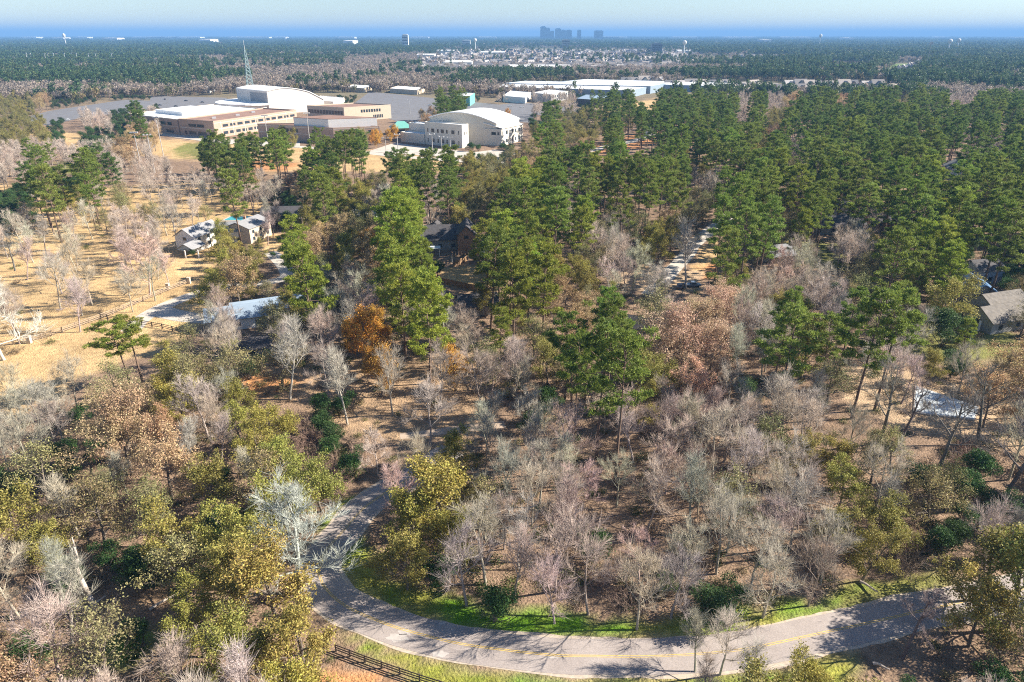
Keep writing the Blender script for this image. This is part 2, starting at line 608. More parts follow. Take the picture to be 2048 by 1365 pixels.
def strip_obj(name, line, w, z, mat, jag=0.0, seed=0, parent=None):
    v, f = strip(line, w, z, jag, seed)
    o = bpy.data.objects.new(name, np_mesh(name, v, f, [mat]))
    COL.objects.link(o)
    if parent:
        o.parent = parent
    else:
        structure(o)
    return o


M['gravel'] = simple("gravel_edge", (0.47, 0.39, 0.31), 0.95, noise=0.3, nscale=1.5)
strip_obj("road_shoulder", ROAD, 6.5, 0.02, M['gravel'], 0.45, 3)
road = strip_obj("road", ROAD, 5.7, 0.04, M['asphalt'], 0.12, 4)
for k, d in enumerate((-0.13, 0.13)):
    strip_obj("road_line", offset_line(ROAD, d), 0.11, 0.05, M['yellow_paint'], 0.02, 10 + k, road)
M['patch'] = simple("pale_road_patch", (0.44, 0.40, 0.37), 0.85, noise=0.15, nscale=1.0)
for (px_, py_, rx, ry) in ((795, 1276, 1.5, 0.7), (810, 1265, 1.0, 0.5), (880, 1309, 1.1, 0.5), (1105, 1316, 0.9, 0.15), (885, 1247, 0.5, 0.3)):
    c = P(px_, py_)
    mb = MB()
    ring = []
    for q in range(14):
        a = q * 2 * math.pi / 14
        rr = 1 + 0.25 * math.sin(q * 2.3 + px_)
        ring.append((c.x + rx * rr * math.cos(a), c.y + ry * rr * math.sin(a)))
    mb.poly_prism(ring, 0.041, 0.047)
    mb.build("road_patch", M['patch'], road)
structure(strip_obj("driveway", DRIVE_A, 5.5, 0.03, M['concrete'], 0.2, 5))
structure(strip_obj("driveway", DRIVE_B, 7.0, 0.045, M['concrete'], 0.2, 6))
structure(strip_obj("driveway", DRIVE_C, 6.0, 0.03, M['concrete'], 0.4, 7))
M['track'] = simple("pale_track", (0.44, 0.34, 0.26), 0.95, noise=0.2, nscale=0.6)
structure(strip_obj("track", DRIVE_D, 2.6, 0.03, M['track'], 0.3, 8))
structure(strip_obj("street", STREET, 9.0, 0.05, M['concrete'], 0.0, 9))
structure(strip_obj("street", STREET_B, 9.0, 0.05, M['concrete'], 0.3, 9))


def sheet(name, poly_px, z, mat):
    mb = MB()
    mb.poly_prism([(v.x, v.y) for v in pts_px(poly_px)], z - 0.03, z)
    o = mb.build(name, mat)
    return structure(o)


LOTS = [
    [(96, 252), (170, 234), (300, 222), (330, 203), (250, 200), (100, 222), (40, 238)],
    [(300, 215), (440, 226), (540, 232), (450, 196), (300, 192)],
    [(700, 213), (800, 245), (880, 238), (1060, 246), (1080, 218), (860, 196), (740, 184)],
    [(735, 304), (790, 286), (860, 297), (950, 305), (990, 300), (1035, 308), (1000, 320), (850, 312)],
    [(960, 215), (1040, 205), (1180, 220), (1120, 232), (1020, 228)],
    [(250, 262), (440, 288), (600, 296), (600, 284), (440, 279), (250, 256)],
]
for k, lp in enumerate(LOTS):
    sheet("pavement" if k in (3, 5) else "parking_lot", lp, 0.036 + 0.03 * k, M['concrete'] if k in (3, 5) else M['lot'])

# keep-out areas for trees (pixel polygons of bare ground)
KEEP = [pts_px(p) for p in LOTS]

# ------------------------------------------------------------------ buildings
def foot4(A, L, R):
    A, L, R = (Vector((v.x, v.y, 0)) for v in (A, L, R))
    return [A, R, L + R - A, L]


def centroid(foot):
    return sum((Vector(p) for p in foot), Vector()) / len(foot)


def edge_box(p0, p1, z0, z1, s0, s1, cen, proud, thick):
    p0, p1 = Vector((p0.x, p0.y, 0)), Vector((p1.x, p1.y, 0))
    d = p1 - p0
    n = Vector((d.y, -d.x, 0)).normalized()
    mid = (p0 + p1) / 2
    if n.dot(mid - cen) < 0:
        n = -n
    a = p0 + d * s0
    b_ = p0 + d * s1
    c = (a + b_) / 2 + n * (proud - thick / 2)
    ang = math.atan2(d.y, d.x)
    return (c.x, c.y, (z0 + z1) / 2), ((b_ - a).length, thick, z1 - z0), ang


def on_face(root, name, p0, p1, cen, z0, z1, spans, mat, proud=0.06, thick=0.12):
    for s0, s1 in spans:
        c, s, a = edge_box(p0, p1, z0, z1, s0, s1, cen, proud, thick)
        MB().box(c, s, a).build(name, mat, root)


def spread(n, a=0.04, b=0.96, fill=0.6):
    w = (b - a) / n
    return [(a + w * (k + 0.5 - fill / 2), a + w * (k + 0.5 + fill / 2)) for k in range(n)]


def block(root, foot, h, wall, roof, parapet=0.9, z0=0.0, coping=None):
    pts = [(p.x, p.y) for p in foot]
    MB().poly_prism(pts, z0, h - parapet, top=False).build("wall", wall, root)
    cen = centroid(foot)
    MB().poly_prism([tuple((Vector(p) + (cen - Vector(p)) * 0.002)[:2]) for p in foot], h - parapet - 0.25, h - parapet + 0.02).build("roof", roof, root)
    mb = MB()
    n = len(foot)
    for k in range(n):
        c, s, a = edge_box(foot[k], foot[(k + 1) % n], h - parapet, h, 0, 1, cen, 0.03, 0.4)
        mb.box(c, (s[0] - 0.02 if k % 2 else s[0] + 0.06, s[1], s[2] - 0.004 * (k % 2)), a)
    mb.build("parapet", coping or wall, root)
    return cen


G_BUILD = []          # footprints, to keep trees off


def keep_foot(foot, pad=3.0):
    cen = centroid(foot)
    G_BUILD.append([(Vector(p) + (Vector(p) - cen).normalized() * pad) for p in foot])


# --- classroom wing: long brick block with brown roof
A, L, R = P(432, 277), P(362, 271), P(596, 250)
root = empty("school_wing", A)
root["x"] = 0
del root["x"]


def local(root):
    """parts are modelled in world space; shift them under the root"""
    inv = root.matrix_basis.inverted()
    for ch in root.children:
        ch.matrix_parent_inverse = inv


f = foot4(A, L, R)
cen = block(root, f, 13.0, M['brick'], M['brown_roof'], 1.0)
keep_foot(f)
on_face(root, "stone_band", f[0], f[1], cen, 6.2, 6.7, [(0, 1)], M['brick_band'], 0.09, 0.2)
on_face(root, "stone_band", f[0], f[3], cen, 6.2, 6.7, [(0.01, 1)], M['brick_band'], 0.09, 0.2)
on_face(root, "stone_band", f[0], f[1], cen, 11.0, 11.4, [(0, 1)], M['brick_band'], 0.09, 0.2)
on_face(root, "window", f[0], f[1], cen, 7.6, 9.6, spread(11, 0.08, 0.98, 0.72), M['glass'])
on_face(root, "window", f[0], f[1], cen, 2.0, 4.2, spread(6, 0.08, 0.5, 0.72), M['glass'])
on_face(root, "window", f[0], f[3], cen, 7.4, 9.6, [(0.28, 0.48), (0.5, 0.72)], M['glass'])
on_face(root, "window", f[0], f[3], cen, 1.6, 4.0, [(0.1, 0.16), (0.24, 0.48), (0.54, 0.74), (0.8, 0.86)], M['glass'])
on_face(root, "pilaster", f[0], f[1], cen, 0, 12.0, [(s, s + 0.006) for s in (0.07, 0.2, 0.33, 0.46, 0.59, 0.72, 0.85)], M['brick_band'], 0.12, 0.3)
for q, s in enumerate(((0.2, 0.5), (0.45, 0.45), (0.7, 0.6))):
    c = f[0] + (f[1] - f[0]) * s[0] + (f[3] - f[0]) * s[1]
    MB().box((c.x, c.y, 12.7), (3, 2.2, 1.3), 0.4).build("roof_unit", M['lamp'], root)
local(root)
tag(root, "long two storey tan brick school wing with flat brown roof", "school building")
# --- white roofed wing to its left
A2, L2 = P(360, 271), P(262, 258)
root = empty("school_wing", A2)
f = foot4(A2, L2, A2 + (R - A))
cen = block(root, f, 12.6, M['brick'], M['white_roof'], 0.8, coping=M['brick_band'])
keep_foot(f)
on_face(root, "stone_band", f[0], f[3], cen, 6.2, 6.7, [(0.01, 1)], M['brick_band'], 0.09, 0.2)
on_face(root, "window", f[0], f[3], cen, 7.2, 9.6, [(0.12, 0.2), (0.24, 0.34), (0.37, 0.47), (0.55, 0.62), (0.8, 0.95)], M['glass'])
on_face(root, "window", f[0], f[3], cen, 1.4, 3.8, [(0.1, 0.25), (0.35, 0.5), (0.8, 0.92)], M['glass'])
e1, e2 = f[1] - f[0], f[3] - f[0]
pf = [f[0] + e1 * a + e2 * b_ for a, b_ in ((0.22, 0.3), (0.62, 0.3), (0.62, 0.85), (0.22, 0.85))]
MB().poly_prism([(p.x, p.y) for p in pf], 11.7, 14.8).build("penthouse", M['white_roof'], root)
local(root)
tag(root, "brick school wing with bright white flat roof at the complex's left end", "school building")

# --- auditorium: low round lobby, tall hall with curved white roof
A = P(540, 229)
L = P(487, 222)
R = P(650, 222)
root = empty("auditorium", A)
f = foot4(A, L, R)
keep_foot(f)
d = (f[1] - f[0])
back = (f[3] - f[0])
back = back.normalized() * 62
f = [f[0], f[1], f[1] + back, f[0] + back]
mb = MB()
nseg = 16
prev = None
hs = []
for k in range(nseg + 1):
    s = k / nseg
    hs.append(20.5 + 4.0 * math.sin(math.pi * min(1, s * 1.25 + 0.12)) - 9.0 * max(0, s - 0.72) / 0.28)
for k in range(nseg):
    a0, a1 = f[0] + d * (k / nseg), f[0] + d * ((k + 1) / nseg)
    b0, b1 = a0 + back, a1 + back
    h0, h1 = hs[k], hs[k + 1]
    z = lambda p, h: (p.x, p.y, h)
    mb.quad(z(a0, 0), z(a1, 0), z(a1, h1), z(a0, h0))
    mb.quad(z(b1, 0), z(b0, 0), z(b0, h0), z(b1, h1))
mb.quad(z(f[3], 0), z(f[0], 0), z(f[0], hs[0]), z(f[3], hs[0]))
mb.quad(z(f[1], 0), z(f[2], 0), z(f[2], hs[-1]), z(f[1], hs[-1]))
mb.build("wall", M['pink_white'], root)
mb = MB()
out = Vector((-d.y, d.x, 0)).normalized()
if out.dot(back) > 0:
    out = -out
for k in range(nseg):
    a0, a1 = f[0] + d * (k / nseg) + out * 0.6, f[0] + d * ((k + 1) / nseg) + out * 0.6
    bk = back - out * 1.2
    mb.slab(z(a0, hs[k]), z(a1, hs[k + 1]), z(a1 + bk, hs[k + 1]), z(a0 + bk, hs[k]), 0.6)
mb.build("roof", M['white_roof'], root)
# grey flat panel of the stage tower front
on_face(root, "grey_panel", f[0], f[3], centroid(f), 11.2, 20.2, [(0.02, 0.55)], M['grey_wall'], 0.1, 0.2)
# round lobby ring with glass
lc = P(520, 227)
ring = [(lc.x + 36 * math.cos(a) - 12, lc.y + 22 + 42 * math.sin(a)) for a in np.linspace(0, 2 * math.pi, 40, endpoint=False)]
keep_foot([Vector((p[0], p[1], 0)) for p in ring])
MB().poly_prism(ring, 0, 9.0, top=False).build("lobby_wall", M['pink_white'], root)
ring2 = [((p[0] - lc.x + 12) * 1.05 + lc.x - 12, (p[1] - lc.y - 22) * 1.05 + lc.y + 22) for p in ring]
MB().poly_prism(ring2, 9.0, 10.6, bottom=True).build("lobby_roof", M['white_roof'], root)
for k in range(22, 28):
    a = Vector((*ring[k], 0))
    b_ = Vector((*ring[k + 1], 0))
    on_face(root, "lobby_window", a, b_, Vector((lc.x - 12, lc.y + 22, 0)), 1.0, 8.0, [(0.12, 0.9)], M['glass'])
local(root)
tag(root, "white auditorium with tall curved roof and round glazed lobby", "auditorium")

# low white lean-to hall right of the auditorium
A, L, R = P(668, 221), P(620, 216), P(690, 212)
root = empty("school_hall", A)
f = foot4(A, L, R)
block(root, f, 9.0, M['pink_white'], M['white_roof'], 0.5)
keep_foot(f)
local(root)
tag(root, "low white roofed hall joined to the auditorium's right side", "school building")

# --- centre wing
A, L, R = P(690, 244), P(617, 239), P(783, 237)
root = empty("school_wing", A)
f = foot4(A, L, R)
cen = block(root, f, 12.8, M['tan_wall'], M['brown_roof'], 0.9)
keep_foot(f)
on_face(root, "window", f[0], f[3], cen, 6.0, 9.4, spread(12, 0.03, 0.98, 0.85), M['glass'])
on_face(root, "window", f[0], f[1], cen, 7.2, 9.8, spread(8, 0.34, 0.78, 0.7), M['glass'])
on_face(root, "window", f[0], f[1], cen, 1.5, 4.5, spread(6, 0.6, 0.82, 0.7), M['glass'])
local(root)
tag(root, "tan school wing with brown roof between auditorium and gym", "school building")

# --- front brick wing with white clerestory
A, L, R = P(669, 288), P(519, 278), P(762, 284)
root = empty("school_wing", A)
f = foot4(A, L, R)
f[2] = f[1] + (f[3] - f[0]) * 0.75
cen = block(root, f, 11.6, M['brick'], M['brown_roof'], 0.9)
keep_foot(f)
for z0 in (5.4, 10.2):
    on_face(root, "stone_band", f[0], f[3], cen, z0, z0 + 0.45, [(0.01, 1)], M['brick_band'], 0.09, 0.2)
    on_face(root, "stone_band", f[0], f[1], cen, z0, z0 + 0.45, [(0, 1)], M['brick_band'], 0.1, 0.2)
on_face(root, "window", f[0], f[3], cen, 6.6, 9.2, [(0.46, 0.56), (0.58, 0.66)], M['glass'])
on_face(root, "window", f[0], f[1], cen, 6.8, 9.0, [(0.1, 0.24), (0.44, 0.6), (0.75, 0.9)], M['glass'])
on_face(root, "door", f[0], f[3], cen, 0, 3.2, [(0.52, 0.56)], M['glass'])
e1, e2 = f[1] - f[0], f[3] - f[0]
cf = [f[0] + e1 * a + e2 * b_ for a, b_ in ((0.08, 0.10), (1.12, 0.10), (1.12, 0.72), (0.08, 0.55))]
MB().poly_prism([(p.x, p.y) for p in cf], 10.9, 17.0, top=False).build("clerestory_wall", M['white_wall'], root)
MB().poly_prism([(p.x, p.y) for p in cf], 17.0, 17.4).build("clerestory_roof", M['brown_roof'], root)
local(root)
tag(root, "angled brick school wing with white clerestory in front of the auditorium", "school building")

# --- teal roofed pavilion
c = P(803, 268)
root = empty("pavilion", c, 0.3)
MB().box((0, 0, 2.6), (15, 12, 5.2)).build("wall", M['tan_wall'], root)
mb = MB()
for sx, sy in ((1, 1),):
    v = [(-9, -7.5, 5.2), (9, -7.5, 5.2), (9, 7.5, 5.2), (-9, 7.5, 5.2)]
    ap = [(-3, 0, 10.0), (3, 0, 10.0)]
    mb.quad(v[0], v[1], ap[1], ap[0])
    mb.quad(v[2], v[3], ap[0], ap[1])
    mb.v += [v[1], v[2], ap[1], v[3], v[0], ap[0]]
    k = len(mb.v) - 6
    mb.f += [(k, k + 1, k + 2), (k + 3, k + 4, k + 5)]
    mb.quad(v[3], v[2], v[1], v[0])
mb.build("roof", M['teal'], root)
MB().box((-2, -6.05, 2.4), (8, 0.2, 3.2)).build("window", M['glass'], root)
tag(root, "small pavilion with teal hipped roof left of the white gym", "pavilion")

# --- gym with curved white roof
A, L = P(925, 297), P(851, 289)
u = (L - A)                      # along the front block, to the left
Rw0, Rw1 = P(988, 293), P(1033, 282)
v = (Rw1 - Rw0)
root = empty("gym_building", A)
f = [A, A + v * 0.25, L + v * 0.25, L]
f = [Vector((p.x, p.y, 0)) for p in f]
cen = block(root, f, 16.2, M['cream_wall'], M['white_roof'], 0.7)
for z0 in (9.2, 2.2):
    on_face(root, "window", f[0], f[3], cen, z0, z0 + 2.6, [(0.08, 0.1), (0.2, 0.28), (0.38, 0.42), (0.48, 0.56), (0.62, 0.66), (0.74, 0.82), (0.9, 0.93)], M['glass'], 0.06)
on_face(root, "window", f[0], f[1], cen, 9.0, 11.0, [(0.3, 0.4), (0.6, 0.68)], M['glass'], 0.06)
hl = L + v * 0.08 - u * 0.0
hr = Vector((Rw0.x, Rw0.y, 0))
hl = Vector((hl.x, hl.y, 0))
w_ = hr - hl
depth = v * 1.0
depth.z = 0
mb, rb = MB(), MB()
nseg = 18
zz = lambda p, h: (p.x, p.y, h)
hh = [14.5 + 8.0 * math.sin(math.pi * (0.16 + 0.80 * k / nseg)) for k in range(nseg + 1)]
for k in range(nseg):
    a0, a1 = hl + w_ * (k / nseg) + depth * 0.12, hl + w_ * ((k + 1) / nseg) + depth * 0.12
    mb.quad(zz(a0, 0), zz(a1, 0), zz(a1, hh[k + 1]), zz(a0, hh[k]))
    b0, b1 = a0 + depth, a1 + depth
    mb.quad(zz(b1, 0), zz(b0, 0), zz(b0, hh[k]), zz(b1, hh[k + 1]))
    e = depth.normalized() * 1.2
    rb.slab(zz(a0 - e, hh[k]), zz(a1 - e, hh[k + 1]), zz(b1 + e, hh[k + 1]), zz(b0 + e, hh[k]), 0.7)
s0, s1 = hl + depth * 0.12, hr + depth * 0.12
mb.quad(zz(s0 + depth, 0), zz(s0, 0), zz(s0, hh[0]), zz(s0 + depth, hh[0]))
mb.quad(zz(s1, 0), zz(s1 + depth, 0), zz(s1 + depth, hh[-1]), zz(s1, hh[-1]))
mb.build("hall_wall", M['cream_wall'], root)
rb.build("hall_roof", M['white_roof'], root)
# right wing
f2 = [hr, hr + depth * 0.95, hr + depth * 0.95 + w_.normalized() * -14, hr + w_.normalized() * -14]
f2 = [p + w_.normalized() * 4 + depth * 0.1 for p in f2]
MB().poly_prism([(p.x, p.y) for p in f2], 0, 12.0, top=False).build("side_wall", M['cream_wall'], root)
c2 = centroid(f2)
mb = MB()
mb.slab(zz(f2[0] - (f2[3] - f2[0]) * 0.05, 12.0), zz(f2[1] - (f2[3] - f2[0]) * 0.05, 12.0), zz(f2[2], 15.5), zz(f2[3], 15.5), 0.5)
mb.build("side_roof", M['white_roof'], root)
for z0 in (7.6, 1.6):
    on_face(root, "window", f2[0], f2[1], c2, z0, z0 + 2.6, [(0.04, 0.07), (0.2, 0.28), (0.36, 0.41), (0.48, 0.56), (0.63, 0.68), (0.78, 0.86), (0.93, 0.96)], M['glass'])
on_face(root, "window", f2[0], f2[3], c2, 7.6, 9.6, [(0.12, 0.22), (0.3, 0.55)], M['glass'])
# low left blocks
f3 = [L + u * 0.02, L + u * 0.02 + v * 0.3, L + u * 0.7 + v * 0.3, L + u * 0.7]
f3 = [Vector((p.x, p.y, 0)) for p in f3]
block(root, f3, 7.2, M['cream_wall'], M['white_roof'], 0.5)
f4 = [p + v * 0.32 for p in f3]
block(root, [Vector((p.x, p.y, 0)) for p in f4], 13.0, M['cream_wall'], M['white_roof'], 0.5)
for ft in (f, f2, f3, f4, [hl, hr, hr + depth, hl + depth]):
    keep_foot(ft)
local(root)
tag(root, "cream school gym with wide curved white roof and square windows", "gym")

# --- sheds and shops behind the school
def shed(name, a, l, r, h, wall, roof, label, cat, par=0.4, wins=0):
    A, L, R = P(*a), P(*l), P(*r)
    root = empty(name, A)
    f = foot4(A, L, R)
    cen = block(root, f, h, wall, roof, par)
    keep_foot(f, 4)
    if wins:
        on_face(root, "window", f[0], f[1], cen, h * 0.55, h * 0.8, spread(wins, 0.05, 0.95, 0.5), M['glass'])
        on_face(root, "window", f[0], f[1], cen, h * 0.12, h * 0.4, spread(wins, 0.05, 0.95, 0.5), M['glass'])
    local(root)
    tag(root, label, cat)
    return root


shed("warehouse", (1262, 196), (976, 187), (1292, 188), 9, M['blue_metal_and_shade'], M['white_roof'], "long white roofed warehouse, nearest of three behind the school lot", "warehouse")  # all three warehouses: shade of the sides put into the blue wall colour
shed("warehouse", (1300, 188), (1010, 181), (1330, 182), 10, M['blue_metal_and_shade'], M['white_roof'], "long white roofed warehouse, middle one of three behind the school lot", "warehouse")
shed("warehouse", (1460, 187), (1120, 176), (1500, 180), 9, M['blue_metal_and_shade'], M['white_roof'], "longest white roofed warehouse, farthest back of three behind the school lot", "warehouse")
shed("shop_building", (1102, 207), (1064, 203), (1136, 199), 10, M['grey_wall'], M['white_roof'], "cream block with two rows of windows behind the school's parking lot", "building", wins=7)
shed("shop_building", (1050, 208), (1006, 204), (1062, 196), 7, M['white_wall'], M['white_roof'], "low white block left of the windowed cream block", "building")
shed("open_shed", (1200, 216), (1152, 212), (1218, 206), 8, M['glass'], M['blue_metal_and_shade'], "dark open sided shed with blue grey roof", "shed")  # dark closed walls stand in for the shade inside the open sides
shed("plant_building", (940, 213), (914, 211), (950, 206), 11, M['teal'], M['white_roof'], "teal walled plant block behind the parking lot trees", "building")
shed("container", (962, 183), (946, 182), (966, 180), 5, M['orange'], M['orange'], "orange container beside the warehouses", "container")
shed("bungalow", (420, 186), (380, 184), (436, 181), 6, M['white_wall'], M['far_white'], "low pale roofed block left of the lattice tower", "building")
shed("bungalow", (835, 190), (780, 186), (850, 184), 6, M['tan_wall'], M['white_roof'], "low tan block at the left edge of the rear parking lot", "building")
shed("bungalow", (730, 186), (690, 183), (745, 180), 6, M['tan_wall'], M['white_roof'], "low tan block behind the white hall beside the auditorium", "building")

# --- lattice tower
c = P(503, 192)
root = empty("lattice_tower", c, 0.5)
TH = 56.0
for sx in (-1, 1):
    for sy in (-1, 1):
        mb = MB()
        for k in range(4):
            z0, z1 = TH * k / 4, TH * (k + 1) / 4
            w0, w1 = 4.6 * (1 - z0 / TH * 0.85), 4.6 * (1 - z1 / TH * 0.85)
            mb.bar((sx * w0, sy * w0, z0), (sx * w1, sy * w1, z1), 0.32)
        mb.build("leg", M['lattice'], root)
for k in range(12):
    z0, z1 = TH * k / 12, TH * (k + 1) / 12
    w0, w1 = 4.6 * (1 - z0 / TH * 0.85), 4.6 * (1 - z1 / TH * 0.85)
    mb = MB()
    cs = ((-1, -1), (1, -1), (1, 1), (-1, 1))
    for q in range(4):
        a, b_ = cs[q], cs[(q + 1) % 4]
        mb.bar((a[0] * w0, a[1] * w0, z0), (b_[0] * w1, b_[1] * w1, z1), 0.2, n=4)
        mb.bar((b_[0] * w0, b_[1] * w0, z0), (a[0] * w1, a[1] * w1, z1), 0.2, n=4)
    mb.build("brace", M['lattice'], root)
MB().bar((0, 0, TH), (0, 0, TH + 12), 0.25, 0.1).build("antenna", M['white_paint'], root)
tag(root, "tall grey green lattice tower behind the auditorium", "tower")


# --- light poles and utility poles
def light_pole(base, h, lamps, label):
    root = empty("light_pole", P(*base), random.uniform(-0.4, 0.4))
    MB().bar((0, 0, 0), (0, 0, h), 0.28, 0.16, 8).build("pole", M['pole'], root)
    if lamps:
        MB().box((0, 0, h - 0.4), (4.2, 0.25, 0.3)).build("crossarm", M['pole'], root)
        for k in range(lamps):
            x = -1.8 + 3.6 * k / max(1, lamps - 1)
            MB().box((x, -0.35, h - 0.1), (0.75, 0.6, 0.7)).bar((x, -0.2, h - 0.4), (x, -0.3, h), 0.1, n=5).build("lamp", M['lamp'], root)
    tag(root, label, "light pole", "field and lot light poles")


def utility_pole(base, h, label):
    root = empty("utility_pole", P(*base), random.uniform(-0.5, 0.5))
    MB().bar((0, 0, 0), (0, 0, h), 0.2, 0.13, 8).build("pole", M['wood_pole'], root)
    MB().box((0, 0, h - 0.7), (2.4, 0.14, 0.16)).build("crossarm", M['wood_pole'], root)
    for x in (-1.0, 0.0, 1.0):
        MB().bar((x, 0, h - 0.6), (x, 0, h - 0.3), 0.07, 0.05, 6).build("insulator", M['lamp'], root)
    tag(root, label, "utility pole", "utility poles")


light_pole((327, 312), 25, 5, "tall floodlight pole on the school lawn before the brick wing")
light_pole((286, 350), 24, 5, "tall floodlight pole rising from bare trees at the lawn's left")
light_pole((540, 311), 26, 5, "floodlight pole before the angled brick wing, beside the orange infield")
light_pole((622, 304), 26, 5, "double floodlight pole in front of the angled brick wing")
light_pole((524, 342), 16, 3, "short floodlight pole at the orange infield")
light_pole((310, 346), 22, 3, "floodlight pole above the bare trees below the brick wing")
light_pole((884, 306), 11, 2, "lamp post on the pink forecourt, leftmost before the gym")
light_pole((901, 308), 11, 2, "lamp post on the pink forecourt, second before the gym")
light_pole((865, 300), 11, 2, "lamp post close to the gym's low left block")
light_pole((773, 312), 12, 2, "lamp post at the left corner of the pink forecourt")
light_pole((796, 300), 11, 2, "lamp post by the teal roofed pavilion")
light_pole((820, 228), 14, 2, "lamp post in the rear parking lot behind the gym")
utility_pole((432, 284), 16, "wooden utility pole at the corner of the long brick wing")
utility_pole((610, 490), 11, "wooden utility pole on the lawn of the grey roofed house")
utility_pole((1541, 524), 14, "wooden utility pole beside the pines right of the clearing")
utility_pole((150, 204), 13, "wooden utility pole at the far left street, left of a pair")
utility_pole((188, 203), 13, "wooden utility pole at the far left street, right of a pair")
utility_pole((1045, 560), 12, "wooden utility pole standing in olive trees right of the fenced lawn")


# --- houses
def wing(root, c, ang, L_, W_, hw, hr, wall, roof, over=0.5, wins=2, z0=0.0, shingle_rows=0):
    """gabled wing; ridge runs along its local x"""
    ca, sa = math.cos(ang), math.sin(ang)

    def T(x, y, z):
        return (c[0] + x * ca - y * sa, c[1] + x * sa + y * ca, z)
    mb = MB()
    x, y = L_ / 2, W_ / 2
    pts = [T(-x, -y, z0), T(x, -y, z0), T(x, y, z0), T(-x, y, z0), T(-x, -y, hw), T(x, -y, hw), T(x, y, hw), T(-x, y, hw), T(-x, 0, hw + hr - 0.15), T(x, 0, hw + hr - 0.15)]
    b0 = len(mb.v)
    mb.v += pts
    mb.f += [tuple(b0 + i for i in q) for q in ((0, 1, 5, 4), (2, 3, 7, 6), (1, 2, 6, 9, 5), (3, 0, 4, 8, 7))]
    mb.build("wall", wall, root)
    e = over * hr / y
    for s in (-1, 1):
        mb = MB()
        a, b_ = T(-x - over, s * (y + over), hw - e), T(x + over, s * (y + over), hw - e)
        c_, d_ = T(x + over, 0, hw + hr), T(-x - over, 0, hw + hr)
        if s < 0:
            mb.slab(a, b_, c_, d_, 0.18)
        else:
            mb.slab(b_, a, d_, c_, 0.18)
        mb.build("roof", roof, root)
    for k in range(wins):
        xx = -x + L_ * (k + 0.5) / max(1, wins)
        for s in (-1, 1):
            p = T(xx, s * (y + 0.03), 0)
            MB().box((p[0], p[1], z0 + 1.7), (1.4, 0.1, 1.3), ang).build("window", M['glass'], root)
            if hw > 5:
                MB().box((p[0], p[1], z0 + 4.4), (1.3, 0.1, 1.2), ang).build("window", M['glass'], root)
    for s in (-1, 1):
        p = T(s * (x + 0.03), 0, 0)
        MB().box((p[0], p[1], hw - 0.9), (0.1, 1.6, 1.2), ang).build("window", M['glass'], root)


def house(name, base, label, wings, extras=None):
    c = P(*base)
    root = empty(name, c)
    for (px, py, ang, L_, W_, hw, hr, wall, roof, wins) in wings:
        p = P(px, py)
        wing(root, (p.x, p.y), ang, L_, W_, hw, hr, M[wall], M[roof], wins=wins)
        keep_foot([Vector((p.x + a * L_ / 2, p.y + b_ * W_ / 2, 0)) for a, b_ in ((-1, -1), (1, -1), (1, 1), (-1, 1))], 2.5)
    if extras:
        extras(root)
    local(root)
    tag(root, label, "house")
    return root


def ex1(root):
    c = P(372, 517)
    for dx, dy in ((0, 0), (4.5, 0.6)):
        MB().box((c.x + dx, c.y + dy, 1.5), (0.35, 0.35, 3.0)).build("porch_post", M['white_paint'], root)
    p = P(374, 512)
    wing(root, (p.x + 1, p.y + 2.5), 1.35, 7, 6, 3.0, 1.6, M['blue_metal_and_shade'], M['shingle'], wins=0, z0=2.6)
    q = P(505, 484)
    MB().box((q.x - 4, q.y + 6, 7.6), (0.9, 0.9, 2.4)).build("chimney", M['red_brick'], root)
    MB().box((q.x + 1.5, q.y + 4.5, 7.75), (0.7, 0.9, 0.25)).build("skylight", M['glass'], root)


house("house", (450, 500), "two storey house with grey shingle gables beside the turquoise pool", [
    (402, 492, 1.25, 15, 9, 5.6, 2.8, 'white_wall', 'shingle', 3),
    (450, 482, 0.15, 17, 9, 5.0, 2.6, 'white_wall', 'shingle', 4),
    (500, 477, 1.30, 14, 11, 6.0, 2.0, 'tan_wall', 'shingle', 3)], ex1)


def ex2(root):
    c = P(946, 505)
    MB().box((c.x - 0.2, c.y, 4.6), (0.9, 5.0, 9.2), 0.1).build("chimney_wall", M['red_brick'], root)
    d = P(905, 523)
    for k in range(6):
        MB().box((d.x + k * 1.15, d.y + k * 0.1, 3.0), (0.18, 4.5, 0.22), 0.1).build("pergola_beam", M['plank_wood'], root)
    for k in (0, 5):
        MB().box((d.x + k * 1.15, d.y - 1.8, 1.45), (0.22, 0.22, 2.9)).build("pergola_post", M['white_paint'], root)
    e = P(868, 512)
    MB().box((e.x, e.y, 3.2), (5, 3.5, 0.2), 0.1).build("canopy", M['slab'], root)
    for dx in (-2.2, 2.2):
        MB().box((e.x + dx, e.y - 1.4, 1.55), (0.16, 0.16, 3.1)).build("canopy_post", M['white_paint'], root)


house("house", (900, 500), "dark roofed brick house with tall warm brick gable by the fenced lawn", [
    (893, 492, 0.12, 20, 11, 4.2, 4.2, 'grey_wall', 'dark_shingle', 4),
    (934, 500, 1.62, 13, 6.5, 7.6, 3.2, 'red_brick', 'dark_shingle', 2),
    (868, 482, 1.5, 15, 9, 3.4, 3.0, 'grey_wall', 'dark_shingle', 2)], ex2)
house("garage", (985, 525), "small grey roofed outbuilding right of the fenced lawn", [(985, 526, 0.1, 8, 6, 2.8, 1.8, 'grey_wall', 'shingle', 1)])
house("garage", (1002, 548), "pale metal roofed shed at the fenced lawn's right corner", [(1002, 549, 0.2, 7, 5, 2.6, 1.4, 'white_wall', 'blue_metal_and_shade', 1)])
house("garage", (950, 622), "dark roofed shed hidden in bare trees below the fenced lawn", [(955, 622, 0.2, 11, 8, 3.0, 2.4, 'grey_wall', 'dark_shingle', 1)])
